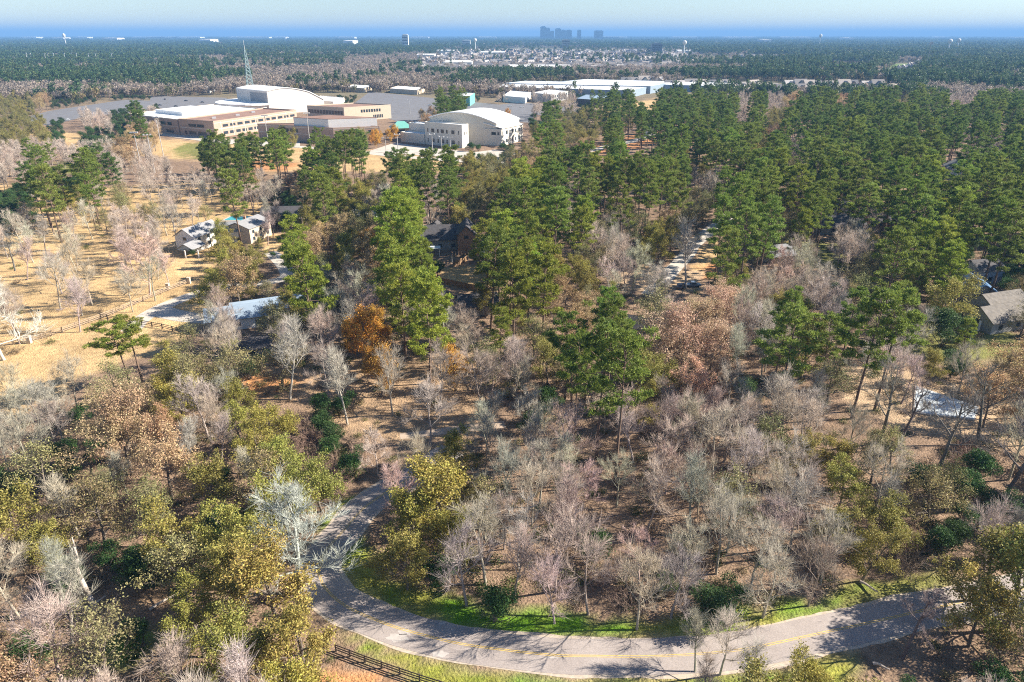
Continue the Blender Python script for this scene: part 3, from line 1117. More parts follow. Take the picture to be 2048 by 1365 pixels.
house("barn", (490, 655), "pale blue grey metal roofed barn at the end of the concrete drive", [(478, 648, 0.35, 16, 9, 3.4, 2.2, 'white_wall', 'blue_metal_and_shade', 3), (540, 630, 0.42, 20, 8, 3.2, 2.0, 'white_wall', 'blue_metal_and_shade', 3)])
house("garage", (512, 708), "low dark shed in shade below the blue grey barn", [(510, 705, 0.2, 9, 7, 2.6, 1.6, 'grey_wall', 'dark_shingle', 1)])


def ex4(root):
    c = P(1966, 662)
    MB().box((c.x - 1.5, c.y, 1.5), (0.5, 0.5, 3.0)).build("porch_post", M['white_paint'], root)


house("house", (1985, 650), "weathered shake roofed house with twin gables at the right edge", [
    (1985, 652, 0.32, 13, 9, 3.4, 3.0, 'grey_wall', 'weathered', 2),
    (1988, 632, 0.32, 14, 10, 4.2, 3.2, 'grey_wall', 'weathered', 2)], ex4)
house("house", (1945, 590), "house under blue sheeted roof behind the weathered shake roofs", [(1943, 592, 1.35, 14, 9, 3.4, 2.4, 'grey_wall', 'blue_tarp', 2), (1958, 560, 0.2, 10, 8, 4.5, 2.6, 'blue_metal_and_shade', 'dark_shingle', 1)])
house("house", (1680, 430), "white walled garage house under the tall pines", [(1692, 428, 0.05, 17, 9, 3.6, 2.2, 'white_wall', 'dark_shingle', 3), (1665, 462, 0.0, 22, 12, 3.2, 3.4, 'grey_wall', 'dark_shingle', 4)])
house("house", (1557, 520), "grey roofed house half hidden behind the utility pole", [(1560, 520, 0.25, 13, 9, 3.0, 2.8, 'tan_wall', 'shingle', 2)])
house("house", (1912, 352), "pale grey house in the gap behind the pines", [(1912, 352, 1.3, 16, 12, 5.0, 3.0, 'white_wall', 'shingle', 2)])
house("house", (1950, 205), "pale roofed house among dark pines at upper right", [(1955, 216, 0.6, 22, 15, 6, 5, 'tan_wall', 'blue_metal_and_shade', 3)])
house("house", (1760, 440), "low brown roofed house deep in the right hand pines", [(1770, 452, 0.0, 18, 10, 3.0, 2.6, 'red_brick', 'dark_shingle', 2)])
house("house", (740, 440), "pale roofed house glimpsed behind bare white trees", [(750, 445, 0.1, 18, 10, 3.2, 2.6, 'tan_wall', 'far_white', 3)])
house("house", (560, 440), "brick house in shade right of the turquoise pool", [(575, 440, 0.1, 20, 10, 3.2, 2.8, 'red_brick', 'dark_shingle', 3)])
house("house", (1280, 672), "dark roofed cabin in the gap left of the salmon oak", [(1283, 668, -0.5, 8, 6, 2.8, 2.0, 'grey_wall', 'dark_shingle', 1)])
house("house", (1130, 470), "house with dark roof behind bright pines", [(1110, 455, 0.2, 18, 10, 3.2, 2.8, 'grey_wall', 'dark_shingle', 2)])

# pool
c = P(498, 438)
root = empty("pool", c)
MB().poly_prism([(c.x - 11, c.y - 4), (c.x + 11, c.y - 4.4), (c.x + 12, c.y + 4), (c.x - 10, c.y + 4.6)], 0.0, 0.18).build("coping", M['concrete'], root)
MB().poly_prism([(c.x - 10, c.y - 3.2), (c.x + 10, c.y - 3.6), (c.x + 11, c.y + 3.2), (c.x - 9.2, c.y + 3.8)], 0.0, 0.20).build("water", M['pool'], root)
local(root)
tag(root, "turquoise swimming pool behind the grey shingle house", "pool")
KEEP.append([Vector((c.x - 12, c.y - 40, 0)), Vector((c.x + 14, c.y - 40, 0)), Vector((c.x + 14, c.y + 6, 0)), Vector((c.x - 12, c.y + 6, 0))])

# slab of pale panels
q = pts_px([(1826, 827), (1830, 772), (1958, 816), (1950, 842)])
root = empty("foundation_slab", q[0])
mb = MB()
mb.poly_prism([(p.x, p.y) for p in q], 0.0, 0.22)
mb.build("base", M['concrete'], root)
for a in range(6):
    for b_ in range(3):
        def bl(s, t):
            lo = q[0].lerp(q[3], s)
            hi = q[1].lerp(q[2], s)
            return lo.lerp(hi, t)
        s0, s1 = 0.02 + a * 0.16, 0.02 + a * 0.16 + 0.155
        t0, t1 = 0.03 + b_ * 0.315, 0.03 + b_ * 0.315 + 0.305
        pp = [bl(s0, t0), bl(s1, t0), bl(s1, t1), bl(s0, t1)]
        MB().poly_prism([(p.x, p.y) for p in pp], 0.2, 0.27 + 0.01 * ((a * 7 + b_ * 3) % 4)).build("panel", M['slab'], root)
local(root)
tag(root, "pale blue white panelled slab on bare earth at the right", "slab")
KEEP.append(pts_px([(1815, 850), (1815, 765), (1970, 805), (1965, 860)]))


# --- fences
def rail_fence(name, px_line, h, rails, spacing, mat, label, post=0.09, z0=0.0):
    line = catmull(pts_px(px_line), spacing)
    root = empty(name, (line[0][0], line[0][1], 0))
    for k, p in enumerate(line):
        MB().box((p[0], p[1], h / 2 + 0.03), (post * 2, post * 2, h + 0.06), 0.3).build("post", mat, root)
        if k + 1 < len(line):
            n = line[k + 1]
            for r in range(rails):
                z = h * (0.96 - 0.8 * r / max(1, rails - 1 + 0.4))
                MB().slab((p[0], p[1], z - 0.09), (n[0], n[1], z - 0.09), (n[0], n[1], z + 0.09), (p[0], p[1], z + 0.09), 0.05).build("rail", mat, root)
    local(root)
    tag(root, label, "fence")


rail_fence("ranch_fence", [(-20, 698), (67, 682), (104, 672), (202, 638), (270, 610), (337, 582), (381, 566)], 1.5, 3, 3.2, M['wood_fence'], "long weathered post and rail fence along the straw field", 0.12)
rail_fence("ranch_fence", [(202, 638), (230, 643), (261, 651)], 1.5, 3, 3.0, M['dark_wood'], "short dark rail fence left of the driveway entrance", 0.12)
rail_fence("ranch_fence", [(284, 651), (325, 658), (366, 668)], 1.5, 3, 3.0, M['dark_wood'], "short dark rail fence right of the driveway entrance", 0.12)
rail_fence("ranch_fence", [(520, 635), (560, 612), (600, 590)], 1.4, 3, 3.0, M['wood_fence'], "pale rail fence beside the drive above the barn", 0.1)
rail_fence("roadside_fence", [(672, 1303), (730, 1325), (800, 1350), (880, 1376), (960, 1400)], 1.25, 3, 2.4, M['dark_wood'], "dark wooden rail fence on the near road verge", 0.09)
for k, (a, b_) in enumerate(((339, 578), (381, 566), (64, 684))):
    c = P(a, b_)
    o = MB().box((0, 0, 1.0), (0.9, 0.9, 2.0)).box((0, 0, 2.08), (1.1, 1.1, 0.16)).build("gate_pillar", M['tan_wall'])
    o.location = (c.x, c.y - 0.8, 0)
    tag(o, ("pale square pillar in the long rail fence before the driveway", "pale square pillar at the upper end of the long rail fence", "pale square pillar at the lower left end of the long rail fence")[k], "pillar", "fence pillars")


def plank_fence(px_line, h, mat, label):
    line = catmull(pts_px(px_line), 0.45)
    root = empty("plank_fence", (line[0][0], line[0][1], 0))
    for k in range(len(line) - 1):
        p, n = line[k], line[k + 1]
        mid = (p + n) / 2
        ang = math.atan2(n[1] - p[1], n[0] - p[0])
        MB().box((mid[0], mid[1], h / 2 + 0.04 * math.sin(k * 5.1)), (np.linalg.norm(n - p) * 0.94, 0.04, h), ang).build("plank", mat, root)
    local(root)
    tag(root, label, "fence")


plank_fence([(862, 562), (900, 571), (955, 583)], 2.0, M['plank_wood'], "tall plank fence along the near edge of the straw lawn")
plank_fence([(862, 562), (872, 545), (880, 532)], 2.0, M['wood_fence'], "pale plank fence along the left edge of the straw lawn")
plank_fence([(906, 536), (922, 528), (938, 520)], 2.0, M['plank_wood'], "brown plank fence between the brick house and straw lawn")
KEEP += [pts_px(p) for p in ([(862, 562), (880, 534), (938, 520), (1000, 548), (1010, 565), (958, 583)], [(530, 480), (630, 480), (650, 520), (560, 528)],
                             [(1230, 535), (1330, 540), (1380, 490), (1450, 478), (1440, 560), (1380, 575), (1250, 578)])]

# --- dead trunk, logs
c = P(194, 1224)
root = empty("dead_trunk", c)
pts = [(0, 0, 0), (-0.5, 0.1, 3.0), (-0.9, 0.2, 6.0), (-1.0, 0.2, 8.0), (-0.5, 0.3, 9.5), (-0.4, 0.3, 11.5), (-0.25, 0.3, 13.2)]
rad = [0.42, 0.36, 0.31, 0.27, 0.2, 0.13, 0.04]
mb = MB()
for k in range(6):
    mb.bar(pts[k], pts[k + 1], rad[k], rad[k + 1], 9)
mb.build("trunk", M['dead_wood'], root, True)
MB().bar((-0.95, 0.2, 7.6), (-1.5, 0.1, 8.6), 0.13, 0.03).build("broken_branch", M['dead_wood'], root)
tag(root, "pale broken dead trunk standing at lower left", "dead tree")
for k, (a, b_, lab) in enumerate((((170, 1226), (215, 1198), "thin fallen log leaning by the broken dead trunk"), ((300, 1222), (372, 1186), "pale fallen log right of the broken dead trunk"),
                              ((1905, 905), (1975, 930), "fallen grey log below the panelled slab"), ((1720, 1166), (1752, 1190), "stump log on the verge below the right olive trees"),
                              ((1745, 1330), (1775, 1345), "short dark log under trees below the road"))):
    p0, p1 = P(*a), P(*b_)
    mb = MB()
    prev = None
    for s in range(5):
        t0, t1 = s / 5, (s + 1) / 5
        q0, q1 = p0.lerp(p1, t0), p0.lerp(p1, t1)
        w0, w1 = 0.24 * (1 - 0.6 * t0), 0.24 * (1 - 0.6 * t1)
        mb.bar((q0.x, q0.y + 0.2 * math.sin(t0 * 5), 0.25 + 0.5 * t0), (q1.x, q1.y + 0.2 * math.sin(t1 * 5), 0.25 + 0.5 * t1), w0, w1, 7)
    o = mb.build("fallen_log", M['dead_wood'])
    tag(o, lab, "log")


# --- vehicles
def car_meshes(kind):
    if kind == 'truck':
        prof = [(-2.7, 0.45), (2.7, 0.45), (2.75, 0.95), (1.5, 1.05), (0.9, 1.75), (-0.5, 1.78), (-0.6, 1.1), (-2.7, 1.08)]
        glass = [(0.85, 1.68), (1.35, 1.1), (-0.45, 1.1), (-0.42, 1.68)]
        wx, Wd = (1.75, -1.65), 1.9
    else:
        prof = [(-2.2, 0.35), (2.2, 0.35), (2.25, 0.75), (1.1, 0.92), (0.45, 1.42), (-1.1, 1.44), (-1.8, 0.98), (-2.25, 0.9)]
        glass = [(0.42, 1.36), (0.95, 0.95), (-1.6, 0.98), (-1.08, 1.38)]
        wx, Wd = (1.35, -1.35), 1.75
    return prof, glass, wx, Wd


def extrude_profile(prof, w, taper_z=None):
    mb = MB()
    n = len(prof)
    for s in (-1, 1):
        for x, z in prof:
            t = 1.0 if (taper_z is None or z < taper_z) else 0.84
            mb.v.append((x, s * w / 2 * t, z))
    for k in range(n):
        j = (k + 1) % n
        mb.f.append((k, j, n + j, n + k))
    mb.f.append(tuple(range(n - 1, -1, -1)))
    mb.f.append(tuple(n + k for k in range(n)))
    return mb


CAR_PROTO = {}


def car(loc, rz, kind, colname, col, label, group):
    key = (kind, colname)
    if key not in CAR_PROTO:
        prof, glass, wx, Wd = car_meshes(kind)
        m_ = car_mat("car_paint_" + colname, col)
        root = empty("parked_truck" if kind == 'truck' else "parked_car")
        body = extrude_profile(prof, Wd, 1.2).build("body", m_, root)
        for s in (-1, 1):
            g = MB()
            pts = [(x, s * (Wd / 2 * (0.87 if z > 1.2 else 1.0) + 0.012), z) for x, z in glass]
            g.quad(*(pts if s > 0 else pts[::-1])).build("side_window", M['glass'], root)
        for x in wx:
            for s in (-1, 1):
                MB().bar((x, s * (Wd / 2 - 0.18), 0.34), (x, s * (Wd / 2 + 0.02), 0.34), 0.34, n=12).build("wheel", M['rubber'], root)
        for s in (-1, 1):
            MB().box((prof[2][0] - 0.03, s * Wd * 0.36, prof[2][1] - 0.14), (0.1, 0.36, 0.16)).build("headlight", M['lamp'], root)
        CAR_PROTO[key] = root
    else:
        root = copy_tree(CAR_PROTO[key])
    root.location = loc
    root.rotation_euler = (0, 0, rz)
    tag(root, label, "truck" if kind == 'truck' else "car", group)


c = P(1384, 574)
car((c.x, c.y, 0.03), 0.05, 'truck', 'slate', (0.16, 0.2, 0.25), "grey pickup truck parked under the tall bare tree in the clearing", "vehicles in the clearing")
c = P(1360, 578)
car((c.x, c.y + 1, 0.03), 1.3, 'car', 'black', (0.03, 0.03, 0.04), "black car parked left of the grey pickup truck", "vehicles in the clearing")
COLS = [('white', (0.7, 0.7, 0.7)), ('black', (0.03, 0.03, 0.035)), ('silver', (0.4, 0.41, 0.42)), ('blue', (0.05, 0.1, 0.22)), ('red', (0.4, 0.04, 0.04))]
car_spots = [('left school lot', [(120, 244), (135, 241), (172, 232), (190, 230), (215, 226), (236, 224), (262, 221)]),
             ('lot behind the white roofed wing', [(320, 212), (352, 214), (380, 217), (410, 219), (330, 200), (372, 203), (405, 206)]),
             ('rear lot behind the gym', [(842, 236), (862, 232), (880, 228), (900, 226), (930, 232), (960, 234), (990, 236), (1010, 232), (860, 212), (890, 214), (920, 218)]),
             ('lot by the windowed cream block', [(1020, 214), (1044, 216), (1070, 217), (1100, 220)])]
ORD = ["first", "second", "third", "fourth", "fifth", "sixth", "seventh", "eighth", "ninth", "tenth", "eleventh", "twelfth", "thirteenth", "fourteenth", "fifteenth", "sixteenth",
       "seventeenth", "eighteenth", "nineteenth", "twentieth"]
ORD += ["twenty-" + o_ for o_ in ORD[:9]] + ["thirtieth"] + ["thirty-" + o_ for o_ in ORD[:9]] + ["fortieth"] + ["forty-" + o_ for o_ in ORD[:9]]
k2 = 0
for place, spots in car_spots:
    for n_, (a, b_) in enumerate(sorted(spots)):
        cn, cc = COLS[(k2 * 3 + n_ * 2) % 5]
        c = P(a, b_)
        car((c.x, c.y, 0.16), random.choice((0.35, 1.9, 0.3)), 'car', cn, cc, f"small {cn} car, {ORD[n_]} from left in the {place}", "cars on the school lots")
        k2 += 1

# ------------------------------------------------------------------ tree generators
def unit(a):
    return a / np.maximum(np.linalg.norm(a, axis=-1, keepdims=True), 1e-9)


def tubes(p0, p1, r0, r1, sides):
    d = unit(p1 - p0)
    ref = np.where(np.abs(d[:, 2:3]) > 0.9, np.array([[1.0, 0, 0]]), np.array([[0, 0, 1.0]]))
    u = unit(np.cross(d, ref))
    w = np.cross(d, u)
    a = np.arange(sides) * 2 * np.pi / sides
    ring = u[:, None, :] * np.cos(a)[None, :, None] + w[:, None, :] * np.sin(a)[None, :, None]
    va = p0[:, None, :] + ring * r0[:, None, None]
    vb = p1[:, None, :] + ring * r1[:, None, None]
    n = len(p0)
    v = np.concatenate([va, vb], 1).reshape(-1, 3)
    base = (np.arange(n) * 2 * sides)[:, None]
    k = np.arange(sides)[None, :]
    j = (k + 1) % sides
    f = np.stack([base + k, base + sides + k, base + sides + j, base + j], -1).reshape(-1, 4)
    return v, f


class Wood:
    def __init__(self, rng):
        self.rng = rng
        self.lv = {}

    def poly(self, lvl, start, d, length, n, r0, r1, wob=0.12, up=0.05):
        pts = [np.array(start, float)]
        d = unit(np.array(d, float))
        for k in range(n):
            d = unit(d + self.rng.normal(0, wob, 3) + np.array([0, 0, up]))
            pts.append(pts[-1] + d * length / n)
        rr = np.linspace(r0, r1, n + 1)
        L = self.lv.setdefault(lvl, [])
        for k in range(n):
            L.append((pts[k], pts[k + 1], rr[k], rr[k + 1]))
        return pts, rr

    def arr(self, lvls):
        S_ = [s for l in lvls for s in self.lv.get(l, [])]
        return (np.array([s[0] for s in S_]), np.array([s[1] for s in S_]), np.array([s[2] for s in S_]), np.array([s[3] for s in S_]))


def branch_dir(rng, d, amin, amax):
    d = unit(np.array(d))
    r = rng.normal(0, 1, 3)
    perp = unit(r - d * np.dot(r, d))
    a = math.radians(rng.uniform(amin, amax))
    return d * math.cos(a) + perp * math.sin(a)


def grow(rng, H, cb, spread, n1, n2, n3, r0, up=0.06, top=0.82, e0=25, e1=72, lean=(0, 0), wob=0.10):
    w = Wood(rng)
    nseg = 9
    tp, tr = w.poly(0, (0, 0, -0.3), (lean[0], lean[1], 1), H * top, nseg, r0, r0 * 0.32, 0.045, 0.02)
    tp = np.array(tp)
    for k in range(n1):
        t = cb + (1 - cb) * (k + rng.uniform(0.1, 0.9)) / n1
        i = min(nseg - 1, int(t * nseg))
        fr = t * nseg - i
        st = tp[i] * (1 - fr) + tp[i + 1] * fr
        az = k * 2.4 + rng.uniform(-0.5, 0.5)
        tt = (t - cb) / (1 - cb)
        el = math.radians(e0 + (e1 - e0) * tt + rng.uniform(-8, 8))
        ln = spread * (1.05 - 0.35 * tt) * rng.uniform(0.75, 1.15)
        dr = np.array([math.cos(az) * math.cos(el), math.sin(az) * math.cos(el), math.sin(el)])
        rb = max(0.03, tr[i] * 0.55)
        lp, lr = w.poly(1, st, dr, ln, 6, rb, 0.025, wob, up)
        for q in range(n2):
            s = 0.22 + 0.78 * (q + rng.random()) / n2
            i2 = min(5, int(s * 6))
            st2 = lp[i2] + (lp[i2 + 1] - lp[i2]) * (s * 6 - i2)
            d2 = branch_dir(rng, lp[i2 + 1] - lp[i2], 25, 60)
            l2 = ln * rng.uniform(0.32, 0.55) * (1.1 - 0.45 * s)
            bp_, br = w.poly(2, st2, d2, l2, 4, max(0.018, lr[i2] * 0.55), 0.012, wob * 1.2, up)
            for z_ in range(n3):
                s3 = 0.25 + 0.75 * (z_ + rng.random()) / n3
                i3 = min(3, int(s3 * 4))
                st3 = bp_[i3] + (bp_[i3 + 1] - bp_[i3]) * (s3 * 4 - i3)
                d3 = branch_dir(rng, bp_[i3 + 1] - bp_[i3], 20, 60)
                w.poly(3, st3, d3, l2 * rng.uniform(0.35, 0.6), 2, 0.014, 0.009, wob * 1.3, up * 1.2)
    return w


def twigs(rng, w, lvls, n, length, r, upb=0.35, rnd=0.36):
    p0, p1, _, _ = w.arr(lvls)
    ln = np.linalg.norm(p1 - p0, axis=1)
    i = rng.choice(len(p0), n, p=ln / ln.sum())
    t = rng.random((n, 1))
    st = p0[i] * (1 - t) + p1[i] * t
    d = unit(unit(p1[i] - p0[i]) * 0.85 + rng.normal(0, rnd, (n, 3)) + np.array([0, 0, upb]))
    l = (length * rng.uniform(0.5, 1.3, (n, 1)))
    mid = st + d * l * 0.5
    d2 = unit(d + rng.normal(0, 0.16, (n, 3)) + np.array([0, 0, upb * 0.3]))
    end = mid + d2 * l * 0.5
    a0 = np.concatenate([st, mid])
    a1 = np.concatenate([mid, end])
    r0 = np.concatenate([np.full(n, r), np.full(n, r * 0.8)])
    r1 = np.concatenate([np.full(n, r * 0.8), np.full(n, r * 0.35)])
    return a0, a1, r0, r1, end


def leaf_quads(rng, cen, size, spreadn, flat=0.0, aspect=0.6):
    n = len(cen)
    c = cen + rng.normal(0, spreadn, (n, 3))
    nrm = rng.normal(0, 1, (n, 3))
    nrm[:, 2] += flat
    nrm = unit(nrm)
    r = rng.normal(0, 1, (n, 3))
    u = unit(r - nrm * np.sum(r * nrm, 1, keepdims=True))
    v = np.cross(nrm, u)
    s = (size * rng.uniform(0.6, 1.4, (n, 1)))
    # bent kite
    q = np.stack([c - u * s * 0.5, c + v * s * aspect * 0.5 + nrm * s * 0.12, c + u * s * 0.5, c - v * s * aspect * 0.5 + nrm * s * 0.12], 1)
    return q.reshape(-1, 3), np.arange(n * 4).reshape(-1, 4)


def join(parts):
    vs_, fs_, off = [], [], 0
    for v, f in parts:
        vs_.append(v)
        fs_.append(f + off)
        off += len(v)
    return np.concatenate(vs_), np.concatenate(fs_)


PROTO = {}   # kind -> list of dict(trunk, crown, height)


def add_proto(kind, H, trunk_vf, crown_vf, tm, cm, extra=None):
    i = len(PROTO.setdefault(kind, []))
    t = np_mesh(f"{kind}_trunk", *trunk_vf, [tm], smooth=True)
    if extra is not None:
        # branches (slot 0) and leaves (slot 1) in one crown
        v, f = join([extra, crown_vf])
        mi = np.r_[np.zeros(len(extra[1]), int), np.ones(len(crown_vf[1]), int)]
        c = np_mesh(f"{kind}_crown", v, f, [tm, cm], mi)
    else:
        c = np_mesh(f"{kind}_crown", *crown_vf, [cm])
    PROTO[kind].append(dict(trunk=t, crown=c, H=H))


def make_bare(kind, n, H, spread, seed, ntw=2600, cb=0.35, n1=9, n2=6, n3=5, twl=1.0, r0=0.2, up=0.07, e0=25, e1=72, tw_r=0.016, lean=0.06, wob=0.1):
    for k in range(n):
        r = np.random.default_rng(seed + k)
        w = grow(r, H, cb, spread, n1, n2, n3, r0, up=up, e0=e0, e1=e1, lean=r.normal(0, lean, 2), wob=wob)
        tv = tubes(*w.arr([0, 1]), 6)
        a0, a1, q0, q1, _ = twigs(r, w, [2, 3], ntw, twl, tw_r)
        b = w.arr([2])
        c = w.arr([3])
        cv = join([tubes(*b, 4), tubes(*c, 3), tubes(a0, a1, q0, q1, 3)])
        add_proto(kind, H, tv, cv, M['bark'], M['twig'])


def make_leafy(kind, n, H, spread, seed, nleaf=7000, size=0.26, cb=0.25, n1=10, n2=7, n3=4, ntw=900, r0=0.24, sp=0.28, e0=10, e1=75, tm=None, cm=None, up=0.05):
    for k in range(n):
        r = np.random.default_rng(seed + k)
        w = grow(r, H, cb, spread, n1, n2, n3, r0, up=up, e0=e0, e1=e1, lean=r.normal(0, 0.05, 2), wob=0.14)
        a0, a1, q0, q1, ends = twigs(r, w, [2, 3], ntw, 0.7, 0.014)
        tv = tubes(*w.arr([0, 1]), 6)
        ex = join([tubes(*w.arr([2]), 4), tubes(*w.arr([3]), 3)])
        # leaves gathered in clumps at the twig ends
        p0, p1, _, _ = w.arr([3])
        src = np.concatenate([ends, ends, p1])
        # some clumps fuller than others
        wgt = r.gamma(1.2, 1.0, len(src))
        idx = r.choice(len(src), nleaf, p=wgt / wgt.sum())
        lv = leaf_quads(r, src[idx], size, sp, 0.4)
        add_proto(kind, H, tv, lv, tm or M['bark_oak'], cm or M['leaf'], extra=ex)


def make_pine(kind, n, H, seed, cb=0.45, rad=4.2, tuft=0.5, nb=46, per=13, rng_shape=0.7, blades=9):
    for k in range(n):
        r = np.random.default_rng(seed + k)
        w = Wood(r)
        tp, tr = w.poly(0, (0, 0, -0.3), (r.normal(0, 0.025), r.normal(0, 0.025), 1), H * 0.97, 10, 0.30, 0.05, 0.018, 0.01)
        tp = np.array(tp)
        tips, dirs = [], []
        lob = r.uniform(0, 6.28, 3)
        for q in range(nb):
            s = (q + r.random()) / nb
            z = cb + (1 - cb) * s
            i = min(9, int(z * 10))
            st = tp[i] + (tp[i + 1] - tp[i]) * (z * 10 - i)
            az = q * 2.4 + r.uniform(-0.5, 0.5)
            prof = (math.sin(math.pi * (0.20 + 0.70 * s))) ** 0.6
            ln = rad * prof * r.uniform(0.45, 1.15) * (1 + 0.2 * math.sin(az * 2 + lob[0])) + 0.4
            el = math.radians(-6 + 60 * s ** 1.6 + r.uniform(-10, 14))
            d = np.array([math.cos(az) * math.cos(el), math.sin(az) * math.cos(el), math.sin(el)])
            bp_, _ = w.poly(1, st, d, ln, 5, 0.075, 0.025, 0.10, 0.09)
            bp_ = np.array(bp_)
            # needle pads: one at the branch end, smaller ones along it and on side shoots
            pads = [(bp_[5], 1.0)]
            for t in r.uniform(0.45, 0.9, max(1, int(ln / 1.3))):
                ii = min(4, int(t * 5))
                c = bp_[ii] + (bp_[ii + 1] - bp_[ii]) * (t * 5 - ii)
                sd = np.cross(d, [0, 0, 1.0]) * r.choice([-1, 1]) * r.uniform(0.5, 1.2)
                tipp = c + sd + d * r.uniform(0.2, 0.6) + np.array([0, 0, 0.15])
                w.lv.setdefault(1, []).append((c, tipp, 0.03, 0.015))
                pads.append((tipp, r.uniform(0.6, 0.95)))
            for pc, ps in pads:
                m_ = int(per * ps * ps)
                off = unit(r.normal(0, 1, (m_, 3))) * r.random((m_, 1)) ** 0.45 * np.array([0.95, 0.95, 0.38]) * ps
                tips.append(pc + off + np.array([0, 0, 0.12]))
                dirs.append(unit(unit(off + 1e-6) * 0.7 + np.array([0, 0, 0.8])))
        c = np.concatenate(tips)
        dd = np.concatenate(dirs)
        nT = len(c)
        # each tuft: radiating needle blades
        bd = unit(np.repeat(dd, blades, 0) * 0.75 + r.normal(0, 0.75, (nT * blades, 3)))
        st = np.repeat(c, blades, 0) + r.normal(0, 0.10, (nT * blades, 3))
        l = tuft * r.uniform(0.7, 1.3, (nT * blades, 1))
        rr = r.normal(0, 1, (nT * blades, 3))
        u = unit(rr - bd * np.sum(rr * bd, 1, keepdims=True))
        wd = 0.075
        q4 = np.stack([st - u * wd * 0.5, st + bd * l * 0.55 - u * wd, st + bd * l, st + bd * l * 0.55 + u * wd], 1).reshape(-1, 3)
        qf = np.arange(len(q4)).reshape(-1, 4)
        tv = tubes(*w.arr([0]), 7)
        ex = tubes(*w.arr([1]), 4)
        add_proto(kind, H, tv, (q4, qf), M['bark_pine'], M['needle'], extra=ex)


def make_shrub(kind, n, H, seed, nleaf=5200, size=0.24, rx=2.8):
    for k in range(n):
        r = np.random.default_rng(seed + k)
        w = Wood(r)
        for q in range(9):
            az = q * 2.4
            el = math.radians(r.uniform(40, 85))
            p_, _ = w.poly(0, (r.normal(0, 0.25), r.normal(0, 0.25), -0.2), (math.cos(az) * math.cos(el), math.sin(az) * math.cos(el), math.sin(el)), H * r.uniform(0.5, 0.85), 5, 0.08, 0.02, 0.12, 0.08)
            for z_ in range(7):
                i = r.integers(1, 5)
                w.poly(1, p_[i], branch_dir(r, p_[i + 1] - p_[i], 30, 75), H * r.uniform(0.16, 0.32), 3, 0.03, 0.01, 0.15, 0.04)
        # lobed crown of leaves
        lobes = [(r.normal(0, rx * 0.36), r.normal(0, rx * 0.36), H * r.uniform(0.35, 0.8), rx * r.uniform(0.35, 0.6)) for _ in range(11)]
        cs = []
        for lx, ly, lz, lr in lobes:
            m_ = int(nleaf / 11)
            d = unit(r.normal(0, 1, (m_, 3)))
            cs.append(np.array([lx, ly, lz]) + d * (lr * r.uniform(0.55, 1.05, (m_, 1))) * np.array([1, 1, 0.8]))
        cs = np.concatenate(cs)
        cs[:, 2] = np.abs(cs[:, 2])
        lv = leaf_quads(r, cs, size, 0.12, 0.5)
        add_proto(kind, H, tubes(*w.arr([0]), 5), lv, M['bark_oak'], M['leaf'], extra=tubes(*w.arr([1]), 4))


def make_brush(kind, n, H, seed):
    for k in range(n):
        r = np.random.default_rng(seed + k)
        w = Wood(r)
        for q in range(34):
            az = r.uniform(0, 6.28)
            el = math.radians(r.uniform(35, 85))
            p_, _ = w.poly(0, (r.normal(0, 0.9), r.normal(0, 0.9), -0.1), (math.cos(az) * math.cos(el), math.sin(az) * math.cos(el), math.sin(el)), H * r.uniform(0.6, 1.15), 5, 0.035, 0.012, 0.16, -0.01)
            for z_ in range(4):
                i = r.integers(1, 5)
                w.poly(1, p_[i], branch_dir(r, p_[i + 1] - p_[i], 25, 70), H * r.uniform(0.2, 0.45), 3, 0.016, 0.008, 0.2, -0.03)
        a0, a1, q0, q1, _ = twigs(r, w, [0, 1], 1300, 0.6, 0.011, 0.1)
        add_proto(kind, H, tubes(*w.arr([0]), 4), join([tubes(*w.arr([1]), 3), tubes(a0, a1, q0, q1, 3)]), M['bark'], M['twig'])


make_bare('B', 8, 13.0, 5.2, 100, ntw=1500, twl=1.5, tw_r=0.014, n1=8, n2=6, n3=4, wob=0.08, up=0.09)
make_bare('K', 3, 11.5, 4.8, 140, ntw=2200, cb=0.28, twl=1.0, tw_r=0.014, n1=8)
make_bare('U', 4, 14.0, 3.6, 160, ntw=1300, twl=1.5, tw_r=0.014, wob=0.07, cb=0.4, n1=12, e0=45, e1=80, up=0.12)          # upright, narrow
make_bare('W', 1, 16.0, 7.2, 181, ntw=2800, twl=1.5, cb=0.25, n1=11, n2=7, r0=0.3, e0=12, e1=70, tw_r=0.02, wob=0.13)
make_bare('L', 2, 19.0, 6.0, 190, ntw=1500, cb=0.45, n1=7, n2=5, n3=4, r0=0.34, e0=35, e1=70, tw_r=0.016, lean=0.12, wob=0.12)   # tall open, dark limbs
make_pine('P', 5, 24.0, 200, cb=0.45, rad=4.5, nb=30, per=17)
make_pine('Q', 3, 24.0, 220, cb=0.62, rad=5.2, nb=24, per=18)                            # high flat crown
make_pine('Y', 4, 21.0, 240, cb=0.34, rad=4.6, nb=38, per=17)
make_leafy('O', 5, 11.0, 5.0, 300, nleaf=9000, size=0.25)
make_leafy('G', 4, 10.0, 4.6, 330, nleaf=3600, size=0.24, ntw=2200)
make_leafy('T', 4, 12.0, 5.4, 360, nleaf=7000, size=0.24, cb=0.32, e0=20)
make_leafy('R', 2, 11.0, 3.8, 390, nleaf=7600, size=0.24, e0=30, e1=80)
make_shrub('D', 4, 7.0, 420)
make_brush('S', 3, 3.6, 450)

